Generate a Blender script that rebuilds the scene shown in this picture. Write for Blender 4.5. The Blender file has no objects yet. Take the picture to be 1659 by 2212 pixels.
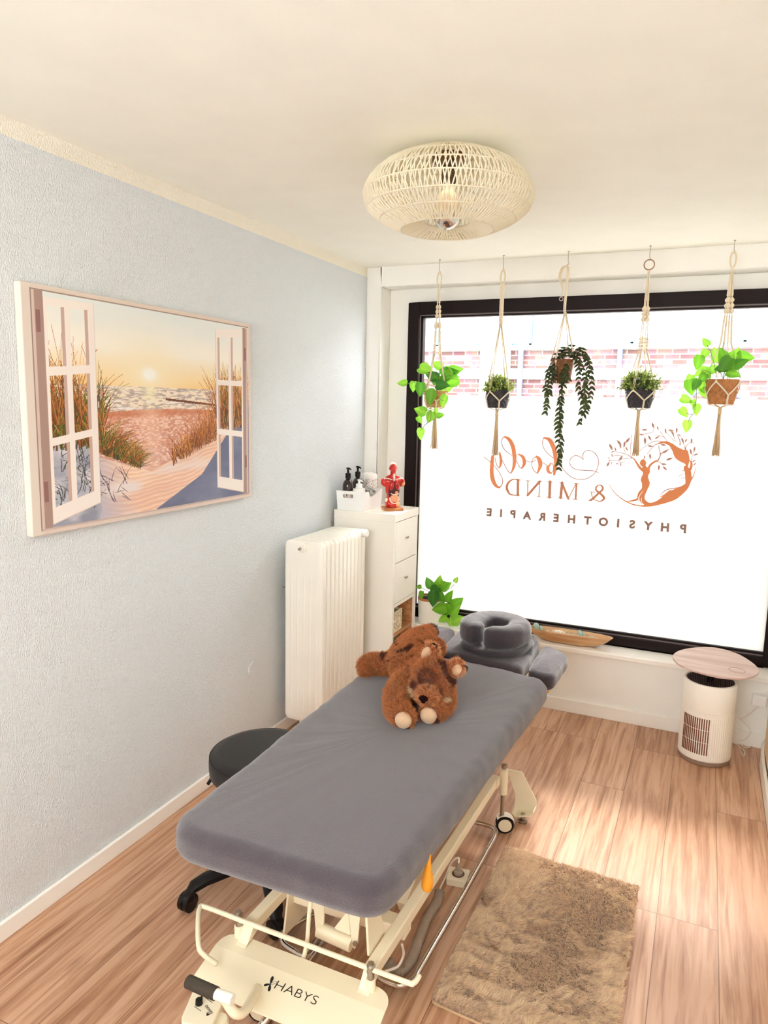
import bpy, bmesh, math, random
import numpy as np
from mathutils import Vector, Matrix, Euler
from mathutils import noise as mnoise
random.seed(7)
RNG = np.random.default_rng(11)
SC = bpy.context.scene
COL = SC.collection
PI = math.pi

# ------------------------------------------------------------------ camera, light, exposure
CAM = np.array([1.9161, 0.0, 1.7022]); YAW, PITCH, ROLL, FPX = -0.4197, -0.1482, 0.0212, 1551.5
_f = np.array([math.sin(YAW)*math.cos(PITCH), math.cos(YAW)*math.cos(PITCH), math.sin(PITCH)])
_r = np.array([math.cos(YAW), -math.sin(YAW), 0.0]); _u = np.cross(_r, _f)
_r, _u = _r*math.cos(ROLL)+_u*math.sin(ROLL), -_r*math.sin(ROLL)+_u*math.cos(ROLL)
cd = bpy.data.cameras.new('camera'); cam = bpy.data.objects.new('camera', cd); COL.objects.link(cam)
m = Matrix.Identity(4)
for i in range(3):
    m[i][0] = _r[i]; m[i][1] = _u[i]; m[i][2] = -_f[i]; m[i][3] = CAM[i]
cam.matrix_world = m
cd.sensor_fit = 'HORIZONTAL'; cd.sensor_width = 36.0; cd.lens = FPX/1659*36.0; cd.clip_start = 0.02
SC.camera = cam
WORLD_STRENGTH = 8.0
w = bpy.data.worlds.new('world'); SC.world = w; w.use_nodes = True
bg = w.node_tree.nodes['Background']; bg.inputs[0].default_value = (0.955, 0.975, 1.0, 1); bg.inputs[1].default_value = WORLD_STRENGTH
sd = bpy.data.lights.new('sun', 'SUN'); sd.energy = 7.0; sd.angle = math.radians(14); sd.color = (1.0, 0.95, 0.88)
sun = bpy.data.objects.new('sun', sd); COL.objects.link(sun)
sun.rotation_euler = Vector((-0.05, -0.72, -1.0)).to_track_quat('-Z', 'Y').to_euler()
sun.location = (3, 8, 8)
SC.view_settings.view_transform = 'Standard'; SC.view_settings.look = 'None'
SC.view_settings.gamma = 1.0; SC.view_settings.use_curve_mapping = False
SC.view_settings.exposure = 0.86
SC.cycles.use_denoising = True
SC.cycles.max_bounces = 12; SC.cycles.diffuse_bounces = 8; SC.cycles.transparent_max_bounces = 12
SC.cycles.caustics_reflective = False; SC.cycles.caustics_refractive = False

def at(px, py, axis, v):
    """point of the plane axis=v seen at that pixel"""
    d = _f + _r*(px-829.5)/FPX - _u*(py-1106.0)/FPX
    t = (v-CAM[axis])/d[axis]
    return tuple(CAM + t*d)

# ------------------------------------------------------------------ materials
def srgb(c):
    c = [x/255.0 for x in c]
    return tuple((x/12.92 if x <= 0.04045 else ((x+0.055)/1.055)**2.4) for x in c) + (1.0,)
def mat(name, col, rough=0.6, metal=0.0, spec=0.5, noise=None, bump=None, sheen=0.0, transl=0.0, coat=0.0, nscale=(1, 1, 1)):
    """principled; noise=(scale, amount) varies the colour; bump=(scale, strength, distance)"""
    M = bpy.data.materials.new(name); M.use_nodes = True
    N = M.node_tree.nodes; L = M.node_tree.links; b = N['Principled BSDF']
    c = srgb(col)
    b.inputs['Base Color'].default_value = c; b.inputs['Roughness'].default_value = rough
    b.inputs['Metallic'].default_value = metal; b.inputs['Specular IOR Level'].default_value = spec
    b.inputs['Sheen Weight'].default_value = sheen; b.inputs['Coat Weight'].default_value = coat
    tc = N.new('ShaderNodeTexCoord'); mp = N.new('ShaderNodeMapping'); L.new(tc.outputs['Object'], mp.inputs[0])
    mp.inputs['Scale'].default_value = nscale
    sc, am = noise if noise else (6.0, 0.04)
    n = N.new('ShaderNodeTexNoise'); n.inputs['Scale'].default_value = sc; n.inputs['Detail'].default_value = 4
    L.new(mp.outputs[0], n.inputs['Vector'])
    mx = N.new('ShaderNodeMix'); mx.data_type = 'RGBA'
    mx.inputs[6].default_value = tuple(max(0, x*(1-am)) for x in c[:3])+(1,)
    mx.inputs[7].default_value = tuple(min(1, x*(1+am)) for x in c[:3])+(1,)
    L.new(n.outputs[0], mx.inputs[0]); L.new(mx.outputs[2], b.inputs['Base Color'])
    if bump:
        n2 = N.new('ShaderNodeTexNoise'); n2.inputs['Scale'].default_value = bump[0]; n2.inputs['Detail'].default_value = 5
        L.new(mp.outputs[0], n2.inputs['Vector'])
        bp = N.new('ShaderNodeBump'); bp.inputs['Strength'].default_value = bump[1]; bp.inputs['Distance'].default_value = bump[2]
        L.new(n2.outputs[0], bp.inputs['Height']); L.new(bp.outputs[0], b.inputs['Normal'])
    if transl:
        t = N.new('ShaderNodeBsdfTranslucent'); L.new(mx.outputs[2], t.inputs[0])
        ms = N.new('ShaderNodeMixShader'); ms.inputs[0].default_value = transl
        L.new(b.outputs[0], ms.inputs[1]); L.new(t.outputs[0], ms.inputs[2])
        L.new(ms.outputs[0], N['Material Output'].inputs[0])
    return M
def attr_mat(name, rough=0.7, transl=0.0, sheen=0.0, spec=0.3):
    M = bpy.data.materials.new(name); M.use_nodes = True
    N = M.node_tree.nodes; L = M.node_tree.links; b = N['Principled BSDF']
    a = N.new('ShaderNodeAttribute'); a.attribute_name = 'tint'
    L.new(a.outputs['Color'], b.inputs['Base Color']); b.inputs['Roughness'].default_value = rough
    b.inputs['Sheen Weight'].default_value = sheen; b.inputs['Specular IOR Level'].default_value = spec
    if transl:
        t = N.new('ShaderNodeBsdfTranslucent'); L.new(a.outputs['Color'], t.inputs[0])
        ms = N.new('ShaderNodeMixShader'); ms.inputs[0].default_value = transl
        L.new(b.outputs[0], ms.inputs[1]); L.new(t.outputs[0], ms.inputs[2]); L.new(ms.outputs[0], N['Material Output'].inputs[0])
    return M
def wood(name, c1, c2, axis=1, scale=14, rough=0.45, bumps=0.05):
    M = bpy.data.materials.new(name); M.use_nodes = True
    N = M.node_tree.nodes; L = M.node_tree.links; b = N['Principled BSDF']; b.inputs['Roughness'].default_value = rough
    tc = N.new('ShaderNodeTexCoord'); mp = N.new('ShaderNodeMapping'); L.new(tc.outputs['Object'], mp.inputs[0])
    s = [scale*3]*3; s[axis] = scale*0.25; mp.inputs['Scale'].default_value = s
    n = N.new('ShaderNodeTexNoise'); n.inputs['Scale'].default_value = 1; n.inputs['Detail'].default_value = 6; n.inputs['Distortion'].default_value = 0.8
    L.new(mp.outputs[0], n.inputs['Vector'])
    r = N.new('ShaderNodeValToRGB'); r.color_ramp.elements[0].position = 0.35; r.color_ramp.elements[1].position = 0.65
    r.color_ramp.elements[0].color = srgb(c2); r.color_ramp.elements[1].color = srgb(c1)
    L.new(n.outputs[0], r.inputs[0]); L.new(r.outputs[0], b.inputs['Base Color'])
    return M

M = {}
M['ceiling'] = mat('ceiling_paint', (246, 246, 237), 0.9, bump=(60, 0.05, 0.002))
M['white_wall'] = mat('white_wall_paint', (243, 242, 237), 0.9, bump=(90, 0.25, 0.003))
M['trim'] = mat('white_trim', (246, 243, 236), 0.45)
M['frame_black'] = mat('dark_window_frame', (20, 5, 4), 0.5, spec=0.2)
M['cream'] = mat('cream_powder_coat', (238, 228, 200), 0.42, coat=0.15)
M['chrome'] = mat('chrome', (205, 195, 185), 0.12, 1.0)
M['steel'] = mat('dull_steel', (170, 160, 148), 0.3, 1.0)
M['black'] = mat('black_plastic', (9, 6, 6), 0.45, spec=0.3)
M['vinyl'] = mat('black_vinyl', (20, 16, 17), 0.42, bump=(250, 0.08, 0.001))
M['white_plastic'] = mat('white_plastic', (240, 240, 238), 0.35)
M['white_enamel'] = mat('white_enamel', (245, 241, 230), 0.3, coat=0.3)
M['white_lacquer'] = mat('white_lacquer', (240, 236, 226), 0.5)
M['oak'] = wood('oak_veneer', (214, 160, 112), (180, 124, 80), 1)
M['bowl_wood'] = wood('pale_bowl_wood', (226, 192, 148), (190, 140, 92), 0, 9)
M['tray_wood'] = wood('pinkish_tray_wood', (222, 198, 188), (198, 168, 156), 0, 9)
M['base_wood'] = wood('orange_base_wood', (205, 140, 82), (170, 100, 50), 0, 20)
M['cotton'] = mat('macrame_cotton', (226, 212, 186), 0.9, bump=(600, 0.4, 0.001), sheen=0.2)
M['tassel'] = mat('tassel_cotton', (214, 186, 146), 0.9, sheen=0.2)
M['grey_cloth'] = mat('grey_terry_cover', (75, 66, 74), 0.95, noise=(420, 0.6), bump=(650, 0.8, 0.0025), sheen=0.55)
M['dark_cloth'] = mat('charcoal_velour', (56, 49, 56), 0.9, noise=(120, 0.12), bump=(60, 0.25, 0.006), sheen=0.4)
M['orange'] = mat('orange_plastic', (238, 160, 40), 0.35)
M['print_black'] = mat('black_print', (20, 14, 14), 0.6)
M['grey_hose'] = mat('grey_hose', (158, 140, 122), 0.5)
M['foam'] = mat('dark_foam_grip', (62, 54, 44), 0.9, bump=(300, 0.3, 0.001))
M['soil'] = mat('dark_soil', (40, 26, 18), 1.0)
M['wicker_tan'] = mat('tan_seagrass', (196, 146, 92), 0.8, noise=(60, 0.4))
M['wicker_brown'] = mat('brown_water_hyacinth', (176, 116, 66), 0.75, noise=(60, 0.45))
M['wicker_dark'] = mat('dark_brown_rattan', (120, 76, 42), 0.7, noise=(60, 0.4))
M['wicker_black'] = mat('charcoal_rope', (48, 44, 50), 0.7, noise=(60, 0.3))
M['rattan_white'] = mat('whitewashed_rattan', (236, 222, 194), 0.8, noise=(40, 0.25))
M['leaf'] = attr_mat('leaf', 0.4, 0.35)
M['small_leaf'] = attr_mat('small_leaf', 0.55, 0.12)
M['stem'] = mat('green_stem', (120, 140, 80), 0.6)
M['fur'] = attr_mat('fur', 0.8, 0.08, 0.3, 0.1); M['pile'] = attr_mat('pile_fibre', 0.8, 0.35, 0.4, 0.1)
M['plush_skin'] = mat('plush_backing', (150, 74, 30), 0.95)
M['plush_cream'] = mat('plush_cream_pad', (206, 172, 138), 0.95, bump=(300, 0.5, 0.002), sheen=0.4)
M['rug_back'] = mat('rug_backing', (206, 176, 138), 0.95, bump=(200, 0.5, 0.003))
M['amber'] = mat('dark_amber_plastic', (34, 10, 8), 0.18, coat=0.4)
M['label'] = mat('bottle_label', (222, 206, 198), 0.6)
M['cable'] = mat('white_cable', (240, 232, 222), 0.5)
M['anat_red'] = mat('anatomy_muscle_red', (196, 22, 10), 0.3, noise=(45, 0.45), coat=0.4)
M['anat_pink'] = mat('anatomy_intestine', (232, 160, 120), 0.4, noise=(90, 0.2), bump=(140, 0.9, 0.003))
M['anat_dark'] = mat('anatomy_liver', (70, 8, 10), 0.3)
M['anat_cream'] = mat('anatomy_bone', (240, 222, 205), 0.4)
M['shell_white'] = mat('shell_white', (242, 232, 216), 0.5, bump=(80, 0.5, 0.003))
M['shell_teal'] = mat('pale_teal_glass', (190, 218, 210), 0.15, transl=0.3)

# ------------------------------------------------------------------ mesh helpers
class MB:
    def __init__(s): s.v = []; s.f = []; s.c = []
    def add(s, v, f, col=None):
        o = len(s.v); s.v += [tuple(p) for p in v]; s.f += [tuple(i+o for i in q) for q in f]
        if col is not None: s.c += [col]*len(v)
        return s
    def box(s, x0, y0, z0, x1, y1, z1):
        v = [(x, y, z) for z in (z0, z1) for y in (y0, y1) for x in (x0, x1)]
        return s.add(v, [(0, 2, 3, 1), (4, 5, 7, 6), (0, 1, 5, 4), (2, 6, 7, 3), (0, 4, 6, 2), (1, 3, 7, 5)])
    def tube(s, path, r, n=10, closed=False, col=None, flat=1.0):
        P = [Vector(p) for p in path]; k = len(P)
        R = r if hasattr(r, '__len__') else [r]*k
        v = []; up = None
        for i in range(k):
            if closed: t = P[(i+1) % k]-P[i-1]
            else: t = P[min(i+1, k-1)]-P[max(i-1, 0)]
            if t.length < 1e-9: t = Vector((0, 0, 1))
            t.normalize()
            if up is None:
                a = Vector((0, 0, 1)) if abs(t.z) < 0.9 else Vector((1, 0, 0))
                up = (a-t*a.dot(t)).normalized()
            else:
                up = up-t*up.dot(t)
                if up.length < 1e-6: up = Vector((1, 0, 0))-t*t.x
                up.normalize()
            sd_ = t.cross(up)
            for j in range(n):
                a = 2*PI*j/n
                v.append(P[i]+(up*math.cos(a)+sd_*math.sin(a)*flat)*R[i])
        f = []
        for i in range(k if closed else k-1):
            for j in range(n):
                a = i*n+j; b = i*n+(j+1) % n; c = ((i+1) % k)*n+(j+1) % n; d = ((i+1) % k)*n+j
                f.append((a, b, c, d))
        if not closed:
            f.append(tuple(range(n))[::-1]); f.append(tuple((k-1)*n+j for j in range(n)))
        return s.add(v, f, col)
    def lathe(s, prof, c=(0, 0, 0), n=32, axis='z', cap=True, mod=None, closed=False):
        v = []; k = len(prof)
        for i, (r, z) in enumerate(prof):
            for j in range(n):
                a = 2*PI*j/n; rr = r+(mod(i, a) if mod else 0)
                p = (rr*math.cos(a), rr*math.sin(a), z)
                if axis == 'x': p = (z, p[0], p[1])
                if axis == 'y': p = (p[0], z, p[1])
                v.append((c[0]+p[0], c[1]+p[1], c[2]+p[2]))
        f = [(i*n+j, i*n+(j+1) % n, ((i+1) % k)*n+(j+1) % n, ((i+1) % k)*n+j) for i in range(k if closed else k-1) for j in range(n)]
        if cap and not closed: f += [tuple(range(n))[::-1], tuple((k-1)*n+j for j in range(n))]
        return s.add(v, f)
    def prism(s, poly, off):
        """polygon of 3-D points thickened by the vector off"""
        k = len(poly); o = Vector(off)
        v = [Vector(p) for p in poly]+[Vector(p)+o for p in poly]
        return s.add(v, [tuple(range(k))[::-1], tuple(range(k, 2*k))]+[(i, (i+1) % k, k+(i+1) % k, k+i) for i in range(k)])
    def ball(s, c, r, n=16, m_=10, rot=None):
        r = r if hasattr(r, '__len__') else (r, r, r); v = []
        for i in range(m_+1):
            t = PI*i/m_
            for j in range(n):
                a = 2*PI*j/n
                p = Vector((r[0]*math.sin(t)*math.cos(a), r[1]*math.sin(t)*math.sin(a), r[2]*math.cos(t)))
                if rot is not None: p = rot @ p
                v.append(p+Vector(c))
        return s.add(v, [(i*n+j, (i+1)*n+j, (i+1)*n+(j+1) % n, i*n+(j+1) % n) for i in range(m_) for j in range(n)])
    def obj(s, name, mt, parent=None, smooth=False, bevel=0, seg=2, sub=0, auto=False):
        me = bpy.data.meshes.new(name); me.from_pydata(s.v, [], s.f); me.validate(); me.update()
        if s.c and len(s.c) == len(s.v):
            at_ = me.color_attributes.new('tint', 'FLOAT_COLOR', 'POINT')
            at_.data.foreach_set('color', np.array(s.c, dtype=np.float32).ravel())
        bm = bmesh.new(); bm.from_mesh(me); bmesh.ops.remove_doubles(bm, verts=bm.verts, dist=1e-6)
        bmesh.ops.recalc_face_normals(bm, faces=bm.faces); bm.to_mesh(me); bm.free()
        if mt is not None: me.materials.append(M[mt] if isinstance(mt, str) else mt)
        if smooth:
            me.polygons.foreach_set('use_smooth', [True]*len(me.polygons))
            if auto: me.set_sharp_from_angle(angle=math.radians(40))
        o = bpy.data.objects.new(name, me); COL.objects.link(o)
        par(o, parent)
        if bevel:
            b = o.modifiers.new('bevel', 'BEVEL'); b.width = bevel; b.segments = seg; b.limit_method = 'ANGLE'; b.angle_limit = math.radians(35)
        if sub:
            q = o.modifiers.new('sub', 'SUBSURF'); q.levels = sub; q.render_levels = sub
        return o
def par(o, p):
    if p is None: return
    o.parent = p
    q = p; T = Vector((0, 0, 0))
    while q.parent is not None: q = q.parent
    o.matrix_parent_inverse = Matrix.Translation(-q.location) if p is q else Matrix.Identity(4)
def tag(o, label, cat, group=None):
    o['label'] = label; o['category'] = cat
    if group: o['group'] = group
    return o
def thing(name, loc, label, cat, group=None):
    o = bpy.data.objects.new(name, None); o.empty_display_size = 0.05; COL.objects.link(o); o.location = loc
    return tag(o, label, cat, group)
def struct(o): o['kind'] = 'structure'; return o
def fast_mesh(name, V, F, colors, mt, parent=None, smooth=False):
    """big meshes straight from numpy; F is a list of arrays of equal-length faces"""
    me = bpy.data.meshes.new(name)
    V = np.asarray(V, dtype=np.float32); me.vertices.add(len(V)); me.vertices.foreach_set('co', V.ravel())
    idx = np.concatenate([f.ravel() for f in F]).astype(np.int32)
    tot = np.concatenate([np.full(len(f), f.shape[1]) for f in F]).astype(np.int32)
    me.loops.add(len(idx)); me.loops.foreach_set('vertex_index', idx)
    me.polygons.add(len(tot)); me.polygons.foreach_set('loop_start', np.concatenate([[0], np.cumsum(tot)[:-1]]).astype(np.int32))
    me.update(calc_edges=True); me.validate()
    if colors is not None:
        a = me.color_attributes.new('tint', 'FLOAT_COLOR', 'POINT'); a.data.foreach_set('color', np.asarray(colors, dtype=np.float32).ravel())
    if smooth: me.polygons.foreach_set('use_smooth', np.ones(len(tot), dtype=bool))
    me.materials.append(M[mt] if isinstance(mt, str) else mt)
    o = bpy.data.objects.new(name, me); COL.objects.link(o); par(o, parent); return o
def arc_pts(c, r, a0, a1, n, plane='xy', z=0):
    out = []
    for i in range(n+1):
        a = math.radians(a0+(a1-a0)*i/n); p, q = r*math.cos(a), r*math.sin(a)
        out.append({'xy': (c[0]+p, c[1]+q, z), 'xz': (c[0]+p, z, c[1]+q), 'yz': (z, c[0]+p, c[1]+q)}[plane])
    return out
def smooth_path(P, k=6):
    """Catmull-Rom"""
    P = [Vector(p) for p in P]; out = []
    for i in range(len(P)-1):
        a = P[max(i-1, 0)]; b = P[i]; c = P[i+1]; d = P[min(i+2, len(P)-1)]
        for j in range(k):
            t = j/k
            out.append(0.5*((2*b)+(c-a)*t+(2*a-5*b+4*c-d)*t*t+(3*b-a-3*c+d)*t**3))
    out.append(P[-1]); return out
def rrect(x0, y0, x1, y1, r, n=8):
    out = []
    for cx, cy, a in ((x1-r, y1-r, 0), (x0+r, y1-r, 90), (x0+r, y0+r, 180), (x1-r, y0+r, 270)):
        for i in range(n+1):
            t = math.radians(a+90*i/n); out.append((cx+r*math.cos(t), cy+r*math.sin(t)))
    return out
def round_poly(P, r, n=6):
    """2-D polygon (counter-clockwise) with rounded corners"""
    out = []; k = len(P)
    for i in range(k):
        a, b, c = Vector(P[i-1]), Vector(P[i]), Vector(P[(i+1) % k])
        d1 = (a-b).normalized(); d2 = (c-b).normalized(); rr = r[i] if hasattr(r, '__len__') else r
        p0 = b+d1*rr; p2 = b+d2*rr
        for j in range(n+1):
            t = j/n; out.append(tuple((1-t)**2*p0+2*t*(1-t)*b+t*t*p2))
    return out
def cushion(poly, z0, z1, rad, crown=0.0, wob=0.0, n=7, seed=0, dense=0):
    """soft pad over a 2-D outline, with rounded edges, a crown and an uneven cloth surface"""
    P = [Vector((p[0], p[1])) for p in poly]
    if dense:
        Q = []
        for i in range(len(P)):
            a, b = P[i], P[(i+1) % len(P)]; k = max(1, int((b-a).length/dense))
            Q += [a.lerp(b, j/k) for j in range(k)]
        P = Q
    k = len(P); cen = sum(P, Vector((0, 0)))/k
    Nn = []
    for i in range(k):
        t = (P[(i+1) % k]-P[i-1]).normalized(); Nn.append(Vector((-t.y, t.x)))
    rings = []
    h = z1-z0; rz = min(rad, h*0.5)
    for i in range(n+1):
        a = PI/2*(1-i/n); rings.append((rad*(1-math.cos(a)), z0+rz*(1-math.sin(a)), 0))
    for i in range(n+1):
        a = PI/2*i/n; rings.append((rad*(1-math.cos(a)), z1-rz*(1-math.sin(a)), 0))
    V = []
    def wv(p, z): return wob*(mnoise.noise(Vector((p.x*9, p.y*9, z*9+seed)))*0.6+mnoise.noise(Vector((p.x*38, p.y*38, z*6+seed)))*0.4)
    for ins, z, s in rings:
        for p, q in zip(P, Nn):
            c = p+q*ins; w_ = wv(c, z)+(wob*.55*mnoise.noise(Vector((p.x*70, p.y*70, z*5)))*min(1, max(0, (z1-z)/h*1.4)) if wob > .003 else 0); V.append((c.x-q.x*w_, c.y-q.y*w_, z+w_*0.5))
    base = [P[i]+Nn[i]*rad for i in range(k)]
    steps = (0.93, 0.84, 0.7, 0.55, 0.4, 0.25, 0.1)
    for s in steps:
        for p in base:
            c = cen+(p-cen)*s; w_ = wv(c, z1); V.append((c.x, c.y, z1+crown*(1-s*s)+w_*0.5))
    R = len(rings)+len(steps)
    F = [(i*k+j, i*k+(j+1) % k, (i+1)*k+(j+1) % k, (i+1)*k+j) for i in range(R-1) for j in range(k)]
    F.append(tuple(range(k))[::-1]); F.append(tuple((R-1)*k+j for j in range(k)))
    return MB().add(V, F)
def remeshed(mb, voxel, smooth=4):
    o = mb.obj('tmp', None); r = o.modifiers.new('r', 'REMESH'); r.mode = 'VOXEL'; r.voxel_size = voxel
    s = o.modifiers.new('s', 'SMOOTH'); s.factor = 0.5; s.iterations = smooth
    dg = bpy.context.evaluated_depsgraph_get(); ev = o.evaluated_get(dg); me = bpy.data.meshes.new_from_object(ev)
    bpy.data.objects.remove(o, do_unlink=True); return me
def mesh_object(name, me, mt, parent=None, smooth=True):
    me.name = name; me.materials.clear(); me.materials.append(M[mt] if isinstance(mt, str) else mt)
    if smooth: me.polygons.foreach_set('use_smooth', [True]*len(me.polygons))
    o = bpy.data.objects.new(name, me); COL.objects.link(o); par(o, parent); return o
def hairs(P, Nrm, L, lean, width, cols, rng, curl=0.3):
    """P,Nrm,lean (n,3); ribbons of three rows"""
    n = len(P); Nrm = Nrm/np.linalg.norm(Nrm, axis=1, keepdims=True)
    d0 = Nrm+lean*0.35; d0 /= np.linalg.norm(d0, axis=1, keepdims=True)
    d1 = Nrm*0.55+lean+rng.normal(0, curl, (n, 3)); d1 /= np.linalg.norm(d1, axis=1, keepdims=True)
    s = np.cross(d0, rng.normal(0, 1, (n, 3))); s /= np.linalg.norm(s, axis=1, keepdims=True)+1e-9
    L = L[:, None]; A = P; B = P+d0*L*0.5; C = B+d1*L*0.5
    V = np.stack([A-s*width, A+s*width, B-s*width*.8, B+s*width*.8, C], 1).reshape(-1, 3)
    b = np.arange(n)[:, None]*5
    F = [np.concatenate([b, b+1, b+3, b+2], 1), np.concatenate([b+2, b+3, b+4], 1)]
    return V, F, np.repeat(cols, 5, axis=0)

# ================================================================== SETTING
H = 2.5; D = 3.976; XR = 2.335; YB = -1.3; NX = 0.09; NZ = 2.388; DW = 4.10; SZ = 0.385
# floor: laminate planks
def floor_mat():
    m_ = bpy.data.materials.new('laminate'); m_.use_nodes = True
    N = m_.node_tree.nodes; L = m_.node_tree.links; b = N['Principled BSDF']
    b.inputs['Roughness'].default_value = 0.36; b.inputs['Specular IOR Level'].default_value = 0.5
    tc = N.new('ShaderNodeTexCoord'); sp = N.new('ShaderNodeSeparateXYZ'); L.new(tc.outputs['Object'], sp.inputs[0])
    cb = N.new('ShaderNodeCombineXYZ')
    ay = N.new('ShaderNodeMath'); ay.operation = 'ADD'; ay.inputs[1].default_value = 5.07; L.new(sp.outputs[1], ay.inputs[0])
    ax = N.new('ShaderNodeMath'); ax.operation = 'ADD'; ax.inputs[1].default_value = 0.19*20-0.1765; L.new(sp.outputs[0], ax.inputs[0])
    L.new(ay.outputs[0], cb.inputs[0]); L.new(ax.outputs[0], cb.inputs[1])
    bt = N.new('ShaderNodeTexBrick'); L.new(cb.outputs[0], bt.inputs['Vector'])
    bt.inputs['Scale'].default_value = 1; bt.inputs['Brick Width'].default_value = 1.25; bt.inputs['Row Height'].default_value = 0.19
    bt.inputs['Mortar Size'].default_value = 0.0012; bt.inputs['Mortar Smooth'].default_value = 0.1; bt.offset = 0.37; bt.offset_frequency = 3
    bt.inputs['Color1'].default_value = (0, 0, 0, 1); bt.inputs['Color2'].default_value = (1, 1, 1, 1); bt.inputs['Mortar'].default_value = (.5, .5, .5, 1)
    # grain coordinates shifted plank by plank
    vs = N.new('ShaderNodeVectorMath'); vs.operation = 'MULTIPLY_ADD'; vs.inputs[1].default_value = (3.1, 7.7, 5.3)
    L.new(bt.outputs['Color'], vs.inputs[0]); L.new(tc.outputs['Object'], vs.inputs[2])
    mp = N.new('ShaderNodeMapping'); mp.inputs['Scale'].default_value = (48, 2.2, 1); L.new(vs.outputs[0], mp.inputs[0])
    n1 = N.new('ShaderNodeTexNoise'); n1.inputs['Scale'].default_value = 1.0; n1.inputs['Detail'].default_value = 8; n1.inputs['Distortion'].default_value = 0.5; n1.inputs['Roughness'].default_value = 0.62
    L.new(mp.outputs[0], n1.inputs['Vector'])
    mp2 = N.new('ShaderNodeMapping'); mp2.inputs['Scale'].default_value = (11, 0.9, 1); L.new(vs.outputs[0], mp2.inputs[0])
    n2 = N.new('ShaderNodeTexNoise'); n2.inputs['Scale'].default_value = 1.0; n2.inputs['Detail'].default_value = 3; n2.inputs['Distortion'].default_value = 1.4
    L.new(mp2.outputs[0], n2.inputs['Vector'])
    r1 = N.new('ShaderNodeValToRGB'); e = r1.color_ramp.elements
    e[0].position = 0.30; e[0].color = srgb((158, 112, 80)); e[1].position = 0.56; e[1].color = srgb((216, 176, 146))
    k = r1.color_ramp.elements.new(0.46); k.color = srgb((198, 154, 122))
    L.new(n1.outputs[0], r1.inputs[0])
    r2 = N.new('ShaderNodeValToRGB'); e = r2.color_ramp.elements
    e[0].position = 0.25; e[0].color = srgb((214, 198, 186)); e[1].position = 0.55; e[1].color = (1, 1, 1, 1)
    L.new(n2.outputs[0], r2.inputs[0])
    mu = N.new('ShaderNodeMix'); mu.data_type = 'RGBA'; mu.blend_type = 'MULTIPLY'; mu.inputs[0].default_value = 0.8
    L.new(r1.outputs[0], mu.inputs[6]); L.new(r2.outputs[0], mu.inputs[7])
    # knots and cracks
    mp3 = N.new('ShaderNodeMapping'); mp3.inputs['Scale'].default_value = (5, 1.3, 1); L.new(vs.outputs[0], mp3.inputs[0])
    vo = N.new('ShaderNodeTexVoronoi'); vo.inputs['Scale'].default_value = 1.0; L.new(mp3.outputs[0], vo.inputs['Vector'])
    r3 = N.new('ShaderNodeValToRGB'); e = r3.color_ramp.elements; e[0].position = 0.0; e[0].color = srgb((110, 66, 40)); e[1].position = 0.07; e[1].color = (1, 1, 1, 1)
    L.new(vo.outputs['Distance'], r3.inputs[0])
    mk = N.new('ShaderNodeMix'); mk.data_type = 'RGBA'; mk.blend_type = 'MULTIPLY'; mk.inputs[0].default_value = 0.7
    L.new(mu.outputs[2], mk.inputs[6]); L.new(r3.outputs[0], mk.inputs[7])
    # plank tint
    r4 = N.new('ShaderNodeValToRGB'); e = r4.color_ramp.elements; e[0].color = srgb((232, 222, 214)); e[1].color = (1, 1, 1, 1)
    L.new(bt.outputs['Color'], r4.inputs[0])
    mt_ = N.new('ShaderNodeMix'); mt_.data_type = 'RGBA'; mt_.blend_type = 'MULTIPLY'; mt_.inputs[0].default_value = 1
    L.new(mk.outputs[2], mt_.inputs[6]); L.new(r4.outputs[0], mt_.inputs[7])
    jm = N.new('ShaderNodeMix'); jm.data_type = 'RGBA'; L.new(bt.outputs['Fac'], jm.inputs[0])
    L.new(mt_.outputs[2], jm.inputs[6]); jm.inputs[7].default_value = srgb((120, 84, 60))
    L.new(jm.outputs[2], b.inputs['Base Color'])
    bp = N.new('ShaderNodeBump'); bp.inputs['Strength'].default_value = 0.12; bp.inputs['Distance'].default_value = 0.002
    L.new(n1.outputs[0], bp.inputs['Height']); L.new(bp.outputs[0], b.inputs['Normal'])
    return m_
M['floor'] = floor_mat()
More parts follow.
